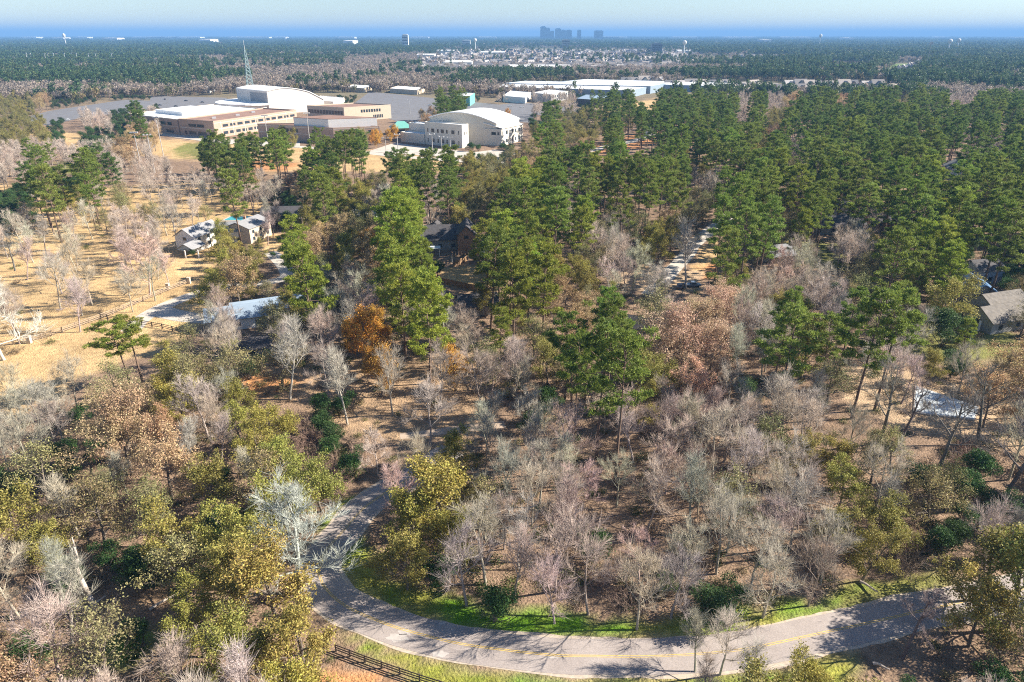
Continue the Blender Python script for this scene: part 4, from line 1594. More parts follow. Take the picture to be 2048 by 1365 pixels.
# ------------------------------------------------------------------ where each kind grows (one letter for 32 px of the view, from y = 192 down)
MAP = [r.ljust(64, '.') for r in (
    "GGTDDD.DDD.......... .DDDDD.PPD.B.BBBDPPP.PPPPPKPBTPPTPPPGPPBBPPP".replace(" ", ""),
    "GGGD.BBDPB................TT..RR.DPGGOOGPPPPPPKPOPPPPPPPPPPPPPPP",
    "GGGD.DDDTT.......OO...TRR........OPGGOP..PPPPPPGTPPPPPPPPOPPKPKP",
    "KKKKKKBTTB..PPPPPP.PPPP......DDDGOGGT.P..GGPPPGGPBPPPBPYPPP.KBBP",
    "KKP..PPBBBB.PPPP..YYYPP.PPPPPOGGTTPPPGPPPPPGOOPPYGBPPPPPYPP.PPPP",
    "KDPPDP.BBBBBBBPTBBTYYOOGPPPPPOOOYYPPPYPPPPPBBPPPYYPPPOPPPYYPPPPP",
    "DDBOOGBG..BBBBGBBDDOPOOBBYBBOOGPPYBBPYPPPPPGGPPPGGTP.PPPPPPPPPPP",
    "DDBBBBGKKGBBGG..BDDOGOOBBYBBOGGPPPPBYYGOOTGGGPPPGGYP..BPPPYYPPPP",
    "BBB.B..KKKB..OO.B.DOTTGGYY....YYYYPYYGBGOOB..PPPGGY.BBBTPPYYPPPP",
    "BB..B..KKK...OOT..YTTOTRYY....YYYYYYGBBBOOB..OOGGBB.BBOGPYYYDDDD",
    "...BB...BBB..OOOO.YYGOTTTYY...PPYYOOGGSBS....PO.KKB..GGGPPYYK.DD",
    "...B.B.BBBB.OOOOO.YYBBTTYYY....OYYOOOOB.BB...PPBKKBBBGGGGOYYB.DD",
    "B..BBB.B.B..BOO.GOOODBBGYYY..BOOOTTTGOO.GB..TPGBKGBBDGGGGOOO...G",
    "BB........B.BBB.GOOODB.B.YYBB.TOOTTTTYY.GBHHHPBBOPO.BPPBBGOO...G",
    "B......YYY...BB.GGBBBBRRBB.BBBYYYGTTTGY..HHHHHBBPPOTBBPPBB..D...",
    ".......YYYYGGGB..GBBBBRRBB.TBBYYYGGPPPPPGHHHHHBBBPOBBGGPB...D...",
    "......BYYYGGGGGDDGBBB.RRB.TRRBGGBOOOPPPPOTHHHBDBBPOTGGBBBBODBB.T",
    "B.BBBBBBPYOBGGG...BBBB.BBB.BBBBBBGGOPPPPOTTHHBDDBPPOG.BBB.BBBTTT",
    "BBBBBBBGOOOBBBBBB.BBDD..BBBBBBBBBGDDPPPPOSSBBBDBBBBBG.B.B..BBTTT",
    "BGBBDTTTTTOBBBBOOO.BDD..B.BBBBBBBDDOBBBBOBBBBBBBBBBBB..B......TT",
    "BGBBDTTTTTBBBBOOOOSDD.BB..BBBBBBDDBBBBBBBBBBBBBBBBBBBBGBBB....BB",
    "BBBTTTTTTTOBBBOOOOSSDBBBBBBBBBBBBBBBBBBBKKKKBBBBGBBBOGBGBBGGB.BB",
    "BGBBDDTTTTTTOGOBGOOSDDSKKBBOOBBBBKBBKBBBKKKKKKBBGOOOOGGBBGBGSGGG",
    "DGGBDDTBTTTOODOBGOOOSSGKKKOOOBBBBBBBKKBBKKKKBKBBBBOOOGGBBDGGDDGG",
    "DDGSBSGBTTTTGOBBGOOO...BKGOOOOBBBBBKBB.BBKBBGBBBBBBOOOOGBGDGDDGG",
    "OOOSBSGBBGTTTDDBDOOOO...GGOOOOGBBB.BB...B.BBBGBBBBBGOOOOSSGDDDDG",
    "OOOSSGGGGGOTODDDWWWOO...GOOOOGBBBBBBB..BK..BBBBBBGGGOOOOSSDDDBBB",
    "OOOTGDDGGDOBBDOOWWWWW..GGOOOGBBBBBB.BB.BBKB.BBBBBGGBOOOOSSDDBBBB",
    "OOOGS.DDDGGOGOOOOWWWW..GOOOOGBBBBBB.DBBBKBB.BB.BBGGBOOOSSDOOOBBB",
    "BBBBG.DDDDGOSOOORWWWW..GOOODDBBB..GOBBBBBBBB..BBBBGBOOO.S.OOOOOB",
    "BBBOD.SSSDS.OOOOOOWWWW...D.DDDBBDGBBBSSBBGBBDDBBBBGGOO.O..DOOOOO",
    "BBBBO.S..G..OOOOOOOWWW......DDDDGBBSSSSSBGDBDDTGGG..........OOOO",
    "BBBTT.SGD.TGOOOOOOOO..................SSSS.DD............B...OOO",
    "BBBTTG.DDGBBBBOOOOOOG.......................B...........BB...GOO",
    "GGBDD.G...KBBBBOOOOOG......................BBB.BOOOO....BB...GGG",
    "GDDD.BB..KKBBBBOOOOOG......................BBBBBOOOOOG.BBBBGDDGD",
    "T.G.BBBB..KBBBBGBGO........................DBBGGOOOOOOGDDDBBBDDD",
)]
SPEC = {  # height, spacing, share of height at which the crown is seen
    'B': (12.5, 4.9, 0.62), 'K': (11.0, 5.2, 0.62), 'W': (16, 9, 0.6), 'P': (24, 7.4, 0.74), 'Y': (21, 6.8, 0.68), 'D': (6.0, 4.2, 0.5), 'O': (10.0, 6.6, 0.6),
    'G': (9.5, 6.0, 0.6), 'T': (11.5, 6.8, 0.62), 'R': (10.5, 6.0, 0.62), 'H': (12, 7.0, 0.64), 'S': (3.4, 2.9, 0.4), 'U': (14, 5, 0.6), 'L': (19, 8, 0.6), 'b': (12.5, 8.5, 0.62)}
CROWN = {'B': 4.2, 'b': 4.2, 'K': 4.4, 'W': 6, 'P': 4.0, 'Y': 4.0, 'D': 2.4, 'O': 4.6, 'G': 4.2, 'T': 5, 'R': 3.6, 'H': 5, 'S': 1.8}
TINT = {'B': (0.46, 0.40, 0.33), 'K': (0.52, 0.41, 0.345), 'W': (0.62, 0.585, 0.54), 'U': (0.50, 0.44, 0.37), 'L': (0.20, 0.175, 0.16), 'P': (0.20, 0.26, 0.05), 'Y': (0.28, 0.33, 0.05),
        'D': (0.065, 0.125, 0.035), 'O': (0.33, 0.295, 0.075), 'G': (0.29, 0.27, 0.12), 'T': (0.48, 0.345, 0.19), 'R': (0.58, 0.32, 0.06), 'H': (0.58, 0.40, 0.26), 'S': (0.34, 0.24, 0.18)}
def thin_out(r0, r1, c0, c1, what='B', to='b'):
    for r_ in range(r0, r1):
        MAP[r_] = MAP[r_][:c0] + MAP[r_][c0:c1].replace(what, to) + MAP[r_][c1:]


thin_out(5, 19, 0, 13)
thin_out(15, 22, 16, 30)
thin_out(3, 8, 7, 14)
thin_out(17, 22, 52, 64)
thin_out(13, 17, 7, 11, 'Y', '.')
trees = []     # (x, y, kind, height, variant seed)
cells = {}
CS = 6.0


def try_place(x, y, kind, h, rad, force=False):
    ci, cj = int(math.floor(x / CS)), int(math.floor(y / CS))
    if not force:
        R_ = int(rad / CS) + 1
        for a in range(ci - R_, ci + R_ + 1):
            for b_ in range(cj - R_, cj + R_ + 1):
                for (x2, y2, r2) in cells.get((a, b_), ()):
                    m_ = (rad + r2) / 2
                    if (x - x2) ** 2 + (y - y2) ** 2 < m_ * m_:
                        return False
    cells.setdefault((ci, cj), []).append((x, y, rad))
    trees.append((x, y, kind, h))
    return True


# single trees one can pick out in the photograph: base pixel, kind, height
HAND = [(600, 1190, 'W', 16.5), (263, 780, 'Y*', 17), (287, 772, 'Y*', 15.5), (1372, 577, 'U', 22), (482, 622, 'T', 15), (735, 735, 'R', 15),
        (1760, 888, 'L', 19), (1868, 955, 'L', 21), (2005, 1005, 'L', 22), (1795, 900, 'L', 16), (1955, 890, 'L', 17), (8, 720, 'W', 20),
        (1805, 1318, 'L', 12), (2010, 1262, 'O', 15), (1955, 1200, 'O', 12), (30, 542, 'L', 14), (60, 470, 'B', 12), (150, 510, 'B', 11), (122, 620, 'B', 16), (185, 612, 'B', 13),
        (260, 595, 'B', 11), (300, 590, 'K', 19), (165, 632, 'U', 12), (580, 800, 'U', 19), (695, 850, 'U', 17), (880, 1075, 'O', 14), (830, 1100, 'O', 11), (905, 1130, 'O', 10),
        (815, 625, 'Y', 26), (800, 590, 'Y', 28), (830, 560, 'Y', 25), (795, 535, 'Y', 26), (605, 590, 'Y', 18), (1205, 790, 'P', 15), (1240, 770, 'P', 16), (1170, 800, 'P', 14),
        (1130, 800, 'G', 12), (1370, 760, 'H', 16), (1320, 765, 'H', 14), (1420, 740, 'H', 13), (264, 950, 'T', 16), (225, 960, 'T', 14), (345, 1000, 'T', 13),
        (45, 1120, 'O', 12), (470, 1220, 'O', 12), (560, 1260, 'O', 13), (1215, 740, 'Q', 20), (1000, 740, 'Y', 15), (1640, 780, 'P', 18), (1600, 760, 'O', 14), (1760, 740, 'P', 16),
        (1875, 660, 'O', 15), (1920, 715, 'Y', 10), (555, 330, 'Q', 20), (690, 345, 'Q', 22), (705, 350, 'Q', 24), (725, 343, 'Q', 22), (640, 325, 'Q', 20), (575, 345, 'Q', 22),
        (70, 345, 'Q', 18), (110, 352, 'Q', 17), (1560, 650, 'K', 13), (1575, 640, 'K', 12), (1310, 700, 'G', 14), (1390, 1345, 'U', 9), (1440, 1350, 'B', 10), (1880, 690, 'D', 11)]
for a, b_, k, h in HAND:
    p = P(a, b_)
    kk = 'Y' if k == 'Y*' else k
    try_place(p.x, p.y, k, h, SPEC[kk[0] if kk != 'Q' else 'P'][1], True)

KEEP.append(pts_px([(140, 1180), (250, 1165), (330, 1195), (330, 1265), (200, 1330), (130, 1270)]))
NC = 260000
cpx = RNG.uniform(-170, 2218, NC)
cpy = RNG.uniform(192, 1480, NC)
ci = np.clip((cpx / 32).astype(int), 0, 63)
cj = np.clip(((cpy - 192) / 32).astype(int), 0, len(MAP) - 1)
MAPA = np.array([list(r) for r in MAP])
ch = MAPA[cj, ci]
hz = np.array([SPEC[c][0] if c in SPEC else 0 for c in ch]) * RNG.uniform(0.80, 1.2, NC)
frac = np.array([SPEC[c][2] if c in SPEC else 0 for c in ch])
dx = (cpx - 1024) / FPX
dy = -(cpy - 682.5) / FPX
dz = -SP + dy * CP
tt = (hz * frac - CAM_H) / dz
bx, by = dx * tt, (CP + dy * SP) * tt
ok = np.array([c in SPEC for c in ch])
for poly in KEEP + G_BUILD:
    ok &= ~in_poly(bx, by, [tuple(v) for v in poly])
nr = ok & (by < 240)
d = np.full(NC, 99.0)
d[nr] = dist_line(bx[nr], by[nr], ROAD, 2)
ok &= d > 4.6
for ln in (DRIVE_A, DRIVE_B, DRIVE_C, DRIVE_D, STREET, STREET_B):
    sub = ok & (bx > ln[:, 0].min() - 8) & (bx < ln[:, 0].max() + 8) & (by > ln[:, 1].min() - 8) & (by < ln[:, 1].max() + 8)
    dd = np.full(NC, 99.0)
    dd[sub] = dist_line(bx[sub], by[sub], ln)
    ok &= dd > 5.0
# a crown must not hang over ground that lies open in the view
rp = np.array([CROWN.get(c, 0) for c in ch]) * FPX / np.maximum(np.sqrt(bx ** 2 + by ** 2 + 60 ** 2), 1)
over = np.zeros(NC)
for ox, oy in ((-0.8, 0), (0.8, 0), (0, -0.7), (0, 0.7), (-0.5, -0.5), (0.5, -0.5)):
    qi = np.clip(((cpx + ox * rp) / 32).astype(int), 0, 63)
    qj = np.clip(((cpy + oy * rp - 192) / 32).astype(int), 0, len(MAP) - 1)
    over += MAPA[qj, qi] == '.'
ok &= (over < 1) | ((over < 2) & (RNG.random(NC) < 0.25)) | ((cpx < 0) | (cpx > 2048) | (cpy > 1365))
dist = np.hypot(bx, by)
grown = 1 + np.clip((dist - 260) / 900, 0, 0.6)
for k in np.nonzero(ok)[0]:
    kind = ch[k]
    r_ = SPEC[kind][1] * grown[k]
    if kind == 'b':
        kind = 'B'
    if kind == 'B' and RNG.random() < 0.22:
        kind = 'U'
    elif kind == 'P' and RNG.random() < 0.25:
        kind = 'Q'
    try_place(float(bx[k]), float(by[k]), kind, float(hz[k]), float(r_))

# ------------------------------------------------------------------ trees as individuals, the rest of each kind as one mass
FAMILY = {'P': 'pine', 'Q': 'pine', 'Y': 'pine', 'Y*': 'pine', 'B': 'bare', 'K': 'bare', 'U': 'bare', 'W': 'bare', 'L': 'bare',
          'O': 'olive', 'G': 'olive', 'T': 'brown', 'R': 'brown', 'H': 'brown', 'D': 'shrub', 'S': 'shrub'}
NAMES = {'pine': 'pine_tree', 'bare': 'bare_tree', 'olive': 'olive_leaved_tree', 'brown': 'autumn_tree', 'shrub': 'evergreen_shrub'}
CATS = {'pine': 'pine tree', 'bare': 'bare tree', 'olive': 'tree', 'brown': 'autumn tree', 'shrub': 'shrub'}
GROUPS = {'pine': 'pines among the houses and woods', 'bare': 'leafless trees in the woods', 'olive': 'olive leaved trees in the woods', 'brown': 'brown and orange leaved trees', 'shrub': 'undergrowth shrubs'}
LOOK = {'P': 'green pine', 'Q': 'flat-crowned dark pine', 'Y': 'bright green pine', 'Y*': 'umbrella-crowned bright pine', 'B': 'bare grey tree', 'K': 'bare pinkish tree', 'U': 'upright pale tree', 'W': 'bare white tree',
        'L': 'dark-limbed bare tree', 'O': 'olive-gold leafy tree', 'G': 'thin grey-olive tree', 'T': 'tan-brown leafed tree', 'R': 'orange-gold tree', 'H': 'salmon-leafed tree', 'D': 'dark green shrub', 'S': 'tangled brown brush'}
LAND = [((640, 1130), "by the road bend"), ((1100, 1250), "behind the roadside verge"), ((1300, 1050), "in the bare woodlot"), ((1500, 900), "in the upper bare woodlot"),
        ((190, 1200), "around the broken dead trunk"), ((500, 1300), "left of the roadside fence"), ((100, 1330), "in the lower left corner"), ((1700, 1320), "below the road at right"),
        ((1900, 1180), "where the road leaves right"), ((1880, 830), "round the panelled slab"), ((1985, 640), "near the weathered shake house"), ((250, 800), "below the straw field"),
        ((200, 600), "along the rail fence"), ((60, 450), "at the straw field's edge"), ((450, 490), "near the grey shingle house"), ((500, 660), "near the blue-grey barn"),
        ((800, 740), "in the middle clearing"), ((900, 500), "near the brick house"), ((930, 580), "by the fenced straw lawn"), ((1370, 540), "round the pickup clearing"),
        ((1350, 700), "near the salmon oak"), ((1120, 700), "left of the salmon oak"), ((1680, 450), "near the white garage house"), ((1850, 450), "in the right pines"),
        ((1550, 600), "near the roadside utility pole"), ((1700, 650), "left of the blue sheeted roof"), ((300, 380), "below the brick school wing"), ((100, 300), "in the pink scrub"), ((560, 350), "by the orange infield"),
        ((760, 380), "below the forecourt"), ((950, 380), "below the gym"), ((1150, 380), "right of the gym"), ((1300, 330), "in the middle pines"), ((1500, 330), "in the far right pines"),
        ((1750, 260), "in the upper right pines"), ((1950, 280), "at the upper right edge"), ((200, 230), "by the left school lot"), ((900, 220), "on the rear lot"), ((1150, 250), "beside the shop blocks"),
        ((1400, 230), "below the warehouses"), ((700, 950), "where the road vanishes"), ((420, 950), "above the lower left thicket"), ((60, 950), "at the left edge"), ((880, 1080), "at the grassy bend"), ((1850, 1000), "in the right thicket")]
ta = np.array([(t[0], t[1], t[3]) for t in trees])
tpx, tpy = to_px(ta[:, 0], ta[:, 1], ta[:, 2] * 0.5)
lx = np.array([l[0][0] for l in LAND])[None, :]
ly = np.array([l[0][1] for l in LAND])[None, :]
nearest = np.argmin((tpx[:, None] - lx) ** 2 + ((tpy[:, None] - ly) * 1.3) ** 2, 1)
size_px = ta[:, 2] / np.hypot(ta[:, 0], ta[:, 1])
visible = (tpx > -40) & (tpx < 2088) & (tpy < 1420)
indiv, mass = [], {}
for fam in NAMES:
    idx = [k for k in range(len(trees)) if FAMILY[trees[k][2]] == fam]
    idx.sort(key=lambda k: -size_px[k] - (1 if visible[k] else 0) - (2 if k < len(HAND) else 0))
    indiv += idx[:300]
    mass[fam] = idx[300:]
print("TREES", len(trees), {f: len([1 for t in trees if FAMILY[t[2]] == f]) for f in NAMES})

labels = {}
buckets = {}
for k in indiv:
    buckets.setdefault((trees[k][2], int(nearest[k])), []).append(k)
for (kind, li), ks in buckets.items():
    where = LAND[li][1]
    if len(ks) == 1:
        labels[ks[0]] = f"the only {LOOK[kind]} {where}"
        continue
    ks.sort(key=lambda k: -tpy[k])
    nrow = max(1, math.ceil(len(ks) / 7))
    per = math.ceil(len(ks) / nrow)
    for r_ in range(nrow):
        row = sorted(ks[r_ * per:(r_ + 1) * per], key=lambda k: tpx[k])
        for c_, k in enumerate(row):
            if len(row) == 1:
                o_ = "alone"
            elif c_ == len(row) - 1:
                o_ = "rightmost"
            elif c_ == 0:
                o_ = "leftmost"
            else:
                o_ = ORD[c_] + " from left"
            if nrow > 1:
                rn = "nearest" if r_ == 0 else ("farthest" if r_ == nrow - 1 else ORD[r_])
                labels[k] = f"{LOOK[kind]} {where}, {o_} in {rn} row"
            else:
                labels[k] = f"{LOOK[kind]} {where}, {o_} of its kind there"


def varied(c, r):
    f_ = r.uniform(0.78, 1.22)
    return tuple(max(0.0, c[q] * f_ * r.uniform(0.92, 1.08)) for q in range(3)) + (1.0,)


for k in indiv:
    x, y, kind, h = trees[k]
    r = random.Random(k * 7 + 1)
    pk = {'Y*': 'Q', 'H': 'T'}.get(kind, kind)
    pr = r.choice(PROTO[pk])
    s = h / pr['H']
    fam = FAMILY[kind]
    nm = 'brush_thicket' if kind == 'S' else NAMES[fam]
    root = bpy.data.objects.new(nm, None)
    root.empty_display_size = 0.5
    root.location = (x, y, 0)
    root.rotation_euler = (0, 0, r.uniform(0, 6.28))
    wide = r.uniform(0.92, 1.12) * (1.1 if fam != 'pine' else 1.0)
    if kind == 'Y*':
        wide = 1.55
    root.scale = (s * wide, s * wide, s)
    COL.objects.link(root)
    tint = varied(TINT['Y' if kind == 'Y*' else ('P' if kind == 'Q' else kind)], r)
    for part in ('trunk', 'crown'):
        o = bpy.data.objects.new(part, pr[part])
        o.color = tint
        if part == 'trunk' and kind in 'BKUWL':
            f_ = 0.75 if kind != 'W' else 0.9
            o.color = (tint[0] * f_, tint[1] * f_, tint[2] * f_, 1)
        COL.objects.link(o)
        o.parent = root
    tag(root, labels[k], 'brush' if kind == 'S' else CATS[fam], GROUPS[fam])


# ------------------------------------------------------------------ masses (stuff): scattered by geometry nodes
def scatter(name, pts, scales, protos, squash=None):
    """protos: list of mesh datablocks; kept in a collection of their own, outside the scene"""
    col = bpy.data.collections.new(name + "_kinds")
    for q, me_ in enumerate(protos):
        col.objects.link(bpy.data.objects.new(f"{name}_kind_{q}", me_))
    me_ = bpy.data.meshes.new(name)
    me_.vertices.add(len(pts))
    me_.vertices.foreach_set("co", np.asarray(pts, np.float32).ravel())
    a = me_.attributes.new("size", 'FLOAT_VECTOR', 'POINT')
    sc = np.asarray(scales, np.float32)
    if sc.ndim == 1:
        sc = np.repeat(sc[:, None], 3, 1)
    a.data.foreach_set("vector", sc.ravel())
    me_.update()
    o = bpy.data.objects.new(name, me_)
    COL.objects.link(o)
    ng = bpy.data.node_groups.new(name + "_scatter", 'GeometryNodeTree')
    ng.interface.new_socket("Geometry", in_out='INPUT', socket_type='NodeSocketGeometry')
    ng.interface.new_socket("Geometry", in_out='OUTPUT', socket_type='NodeSocketGeometry')
    gi = ng.nodes.new("NodeGroupInput")
    go = ng.nodes.new("NodeGroupOutput")
    ci_ = ng.nodes.new("GeometryNodeCollectionInfo")
    ci_.inputs["Collection"].default_value = col
    ci_.inputs["Separate Children"].default_value = True
    ci_.inputs["Reset Children"].default_value = True
    ip = ng.nodes.new("GeometryNodeInstanceOnPoints")
    ip.inputs["Pick Instance"].default_value = True
    rv = ng.nodes.new("FunctionNodeRandomValue")
    rv.data_type = 'FLOAT_VECTOR'
    rv.inputs[0].default_value = (0, 0, 0)
    rv.inputs[1].default_value = (0, 0, 6.283)
    na = ng.nodes.new("GeometryNodeInputNamedAttribute")
    na.data_type = 'FLOAT_VECTOR'
    na.inputs[0].default_value = "size"
    L_ = ng.links.new
    L_(gi.outputs[0], ip.inputs["Points"])
    L_(ci_.outputs[0], ip.inputs["Instance"])
    L_(rv.outputs[0], ip.inputs["Rotation"])
    L_(na.outputs[0], ip.inputs["Scale"])
    L_(ip.outputs[0], go.inputs[0])
    md = o.modifiers.new("scatter", 'NODES')
    md.node_group = ng
    return structure(o, "stuff")


def merged(pr, cm, tm):
    """trunk and crown of a prototype in one mesh, with materials that draw colour per tree"""
    vs_, fs_, mi = [], [], []
    off = 0
    for part in ('trunk', 'crown'):
        me_ = pr[part]
        v = np.empty(len(me_.vertices) * 3, np.float32)
        me_.vertices.foreach_get("co", v)
        f_ = np.empty(len(me_.loops), np.int32)
        me_.loops.foreach_get("vertex_index", f_)
        m_ = np.empty(len(me_.polygons), np.int32)
        me_.polygons.foreach_get("material_index", m_)
        vs_.append(v.reshape(-1, 3))
        fs_.append(f_.reshape(-1, 4) + off)
        off += len(v) // 3
        if part == 'trunk':
            m_[:] = 0
        elif len(me_.materials) == 1:
            m_[:] = 1
        mi.append(m_)
    return np_mesh(pr['crown'].name + "_mass", np.concatenate(vs_), np.concatenate(fs_), [tm, cm], np.concatenate(mi))


MASSM = {
    'pine': (foliage_mat("needle_mass", [(0, (0.12, 0.19, 0.045)), (0.5, (0.165, 0.235, 0.052)), (1, (0.24, 0.29, 0.055))], 0.38, 0.35, 0.015), M['bark_pine']),
    'bare': (foliage_mat("twig_mass", [(0, (0.46, 0.39, 0.33)), (0.6, (0.53, 0.45, 0.38)), (1, (0.58, 0.45, 0.38))], 0, 0.3, 0.01, 0.9), simple("limb_mass", (0.3, 0.26, 0.23), 0.9)),
    'olive': (foliage_mat("olive_mass", [(0, (0.22, 0.215, 0.075)), (0.5, (0.30, 0.27, 0.08)), (1, (0.37, 0.31, 0.09))]), M['bark_oak']),
    'brown': (foliage_mat("brown_mass", [(0, (0.40, 0.29, 0.17)), (0.6, (0.50, 0.34, 0.18)), (1, (0.56, 0.35, 0.15))]), M['bark_oak']),
    'shrub': (foliage_mat("shrub_mass", [(0, (0.04, 0.08, 0.025)), (0.6, (0.06, 0.10, 0.03)), (1, (0.12, 0.13, 0.05))]), M['bark_oak']),
}
MERGE = {'pine': ['P', 'Q', 'Y'], 'bare': ['B', 'K', 'U'], 'olive': ['O', 'G'], 'brown': ['T', 'R'], 'shrub': ['D']}
MK = {fam: [(merged(pr, *MASSM[fam]), pr['H']) for k in MERGE[fam] for pr in PROTO[k][:3]] for fam in MERGE}
for fam, ks in mass.items():
    if not ks:
        continue
    Href = np.mean([h for _, h in MK[fam]])
    pts = np.array([(trees[k][0], trees[k][1], 0.0) for k in ks])
    sc = np.array([trees[k][3] for k in ks]) / Href
    o = scatter({'pine': 'pine_wood', 'bare': 'leafless_wood', 'olive': 'olive_wood', 'brown': 'autumn_wood', 'shrub': 'shrub_cover'}[fam], pts, sc, [m_ for m_, _ in MK[fam]])
    tag(o, {'pine': "mass of smaller far pines behind the nearer ones", 'bare': "mass of leafless far trees", 'olive': "mass of far olive green trees", 'brown': "mass of far brown leaved trees", 'shrub': "mass of small shrubs under the trees"}[fam], {'pine': 'pine wood'}.get(fam, 'wood' if fam != 'shrub' else 'shrubs'))

# undergrowth under the woods
def low_tuft(seed, n, size, rx, h):
    r = np.random.default_rng(seed)
    c = r.normal(0, rx * 0.45, (n, 3))
    c[:, 2] = np.abs(r.normal(0, h * 0.5, n))
    return leaf_quads(r, c, size, 0.05, 0.2, 0.45)


um = foliage_mat("undergrowth_leaf", [(0, (0.20, 0.145, 0.105)), (0.35, (0.26, 0.19, 0.13)), (0.55, (0.20, 0.18, 0.07)), (0.8, (0.10, 0.13, 0.035)), (1, (0.05, 0.09, 0.025))], 0.2, 0.4)
uk = [np_mesh("undergrowth_kind", *low_tuft(600 + q, 260, 0.22, 1.3, 0.9), [um]) for q in range(4)]
wood_t = ta[(np.hypot(ta[:, 0], ta[:, 1]) < 420)]
reps = 3
up_ = np.repeat(wood_t[:, :2], reps, 0) + RNG.normal(0, 3.4, (len(wood_t) * reps, 2))
keep = np.ones(len(up_), bool)
for poly in KEEP + G_BUILD:
    keep &= ~in_poly(up_[:, 0], up_[:, 1], [tuple(v) for v in poly])
keep &= dist_line(up_[:, 0], up_[:, 1], ROAD, 2) > 5.5
for ln in (DRIVE_A, DRIVE_B, DRIVE_C, DRIVE_D):
    keep &= dist_line(up_[:, 0], up_[:, 1], ln) > 4
straw = [tuple(v) for v in pts_px(ZONES[0][2])]
keep &= ~(in_poly(up_[:, 0], up_[:, 1], straw) & (RNG.random(len(up_)) < 0.8))
vg = [tuple(v) for v in pts_px(ZONES[18][2])]
keep &= ~(in_poly(up_[:, 0], up_[:, 1], vg) & (RNG.random(len(up_)) < 0.9))
up_ = up_[keep]
o = scatter("undergrowth", np.c_[up_, np.zeros(len(up_))], RNG.uniform(0.6, 1.5, len(up_)), uk)
tag(o, "low brown and green undergrowth on the woodland floor", "undergrowth")


# ------------------------------------------------------------------ far country
def far_tree(seed, n, size, rx, H, z0, mat, cone=0.0):
    r = np.random.default_rng(seed)
    lob = [(r.normal(0, rx * 0.35), r.normal(0, rx * 0.35), r.uniform(z0 + 0.2 * (H - z0), H - 0.25 * (H - z0)), r.uniform(0.4, 0.62) * rx) for _ in range(6)]
    cs = []
    for a in lob:
        d_ = unit(r.normal(0, 1, (n // 6, 3)))
        cs.append(np.array(a[:3]) + d_ * a[3] * r.uniform(0.6, 1.0, (n // 6, 1)))
    lv = leaf_quads(r, np.concatenate(cs), size, 0.2, 0.7, 0.8)
    tr_ = tubes(np.array([[0, 0, 0.0]]), np.array([[0, 0, H * 0.75]]), np.array([0.3]), np.array([0.12]), 4)
    v, f_ = join([tr_, lv])
    return np_mesh("far_tree_kind", v, f_, [M['bark_pine'], mat], np.r_[np.zeros(4, int), np.ones(len(lv[1]), int)])


fe = foliage_mat("far_evergreen", [(0, (0.055, 0.105, 0.04)), (0.5, (0.08, 0.135, 0.045)), (1, (0.13, 0.16, 0.055))], 0.3, 0.3)
fb = foliage_mat("far_leafless", [(0, (0.27, 0.23, 0.195)), (0.5, (0.33, 0.275, 0.225)), (1, (0.38, 0.30, 0.23))], 0.3, 0.3)
fo = foliage_mat("far_olive", [(0, (0.14, 0.145, 0.06)), (0.6, (0.19, 0.175, 0.07)), (1, (0.27, 0.205, 0.09))], 0.3, 0.3)
FE = [far_tree(700 + q, 170, 1.5, 4.6, 20, 8, fe) for q in range(4)]
FB = [far_tree(720 + q, 150, 1.3, 4.6, 13, 4, fb) for q in range(3)]
FO = [far_tree(740 + q, 170, 1.4, 5.0, 12, 3, fo) for q in range(3)]

OPEN_FAR = [pts_px(p) for p in (
    [(60, 262), (60, 215), (240, 198), (560, 186), (760, 186), (1000, 196), (1210, 214), (1100, 250), (1040, 300), (300, 290)],   # school grounds
    [(965, 186), (1120, 165), (1290, 168), (1500, 178), (1430, 196), (1280, 200)],                                          # warehouses
    [(1300, 176), (1420, 164), (1560, 165), (1780, 168), (1760, 192), (1560, 196), (1420, 192)],                            # town houses
    [(1640, 150), (1660, 130), (1745, 130), (1740, 146)],                                                                   # green field
    [(1740, 158), (1800, 126), (1850, 126), (1820, 160)],
)]
ESTATE = [tuple(v) for v in pts_px([(846, 150), (830, 118), (900, 100), (1060, 96), (1240, 99), (1420, 112), (1640, 118), (1640, 126), (1420, 134), (1300, 146), (1000, 148)])]


def sector(d0, d1, n):
    a = RNG.uniform(-0.70, 0.70, n)
    d_ = np.sqrt(RNG.uniform(d0 * d0, d1 * d1, n))
    return d_ * np.sin(a), d_ * np.cos(a)


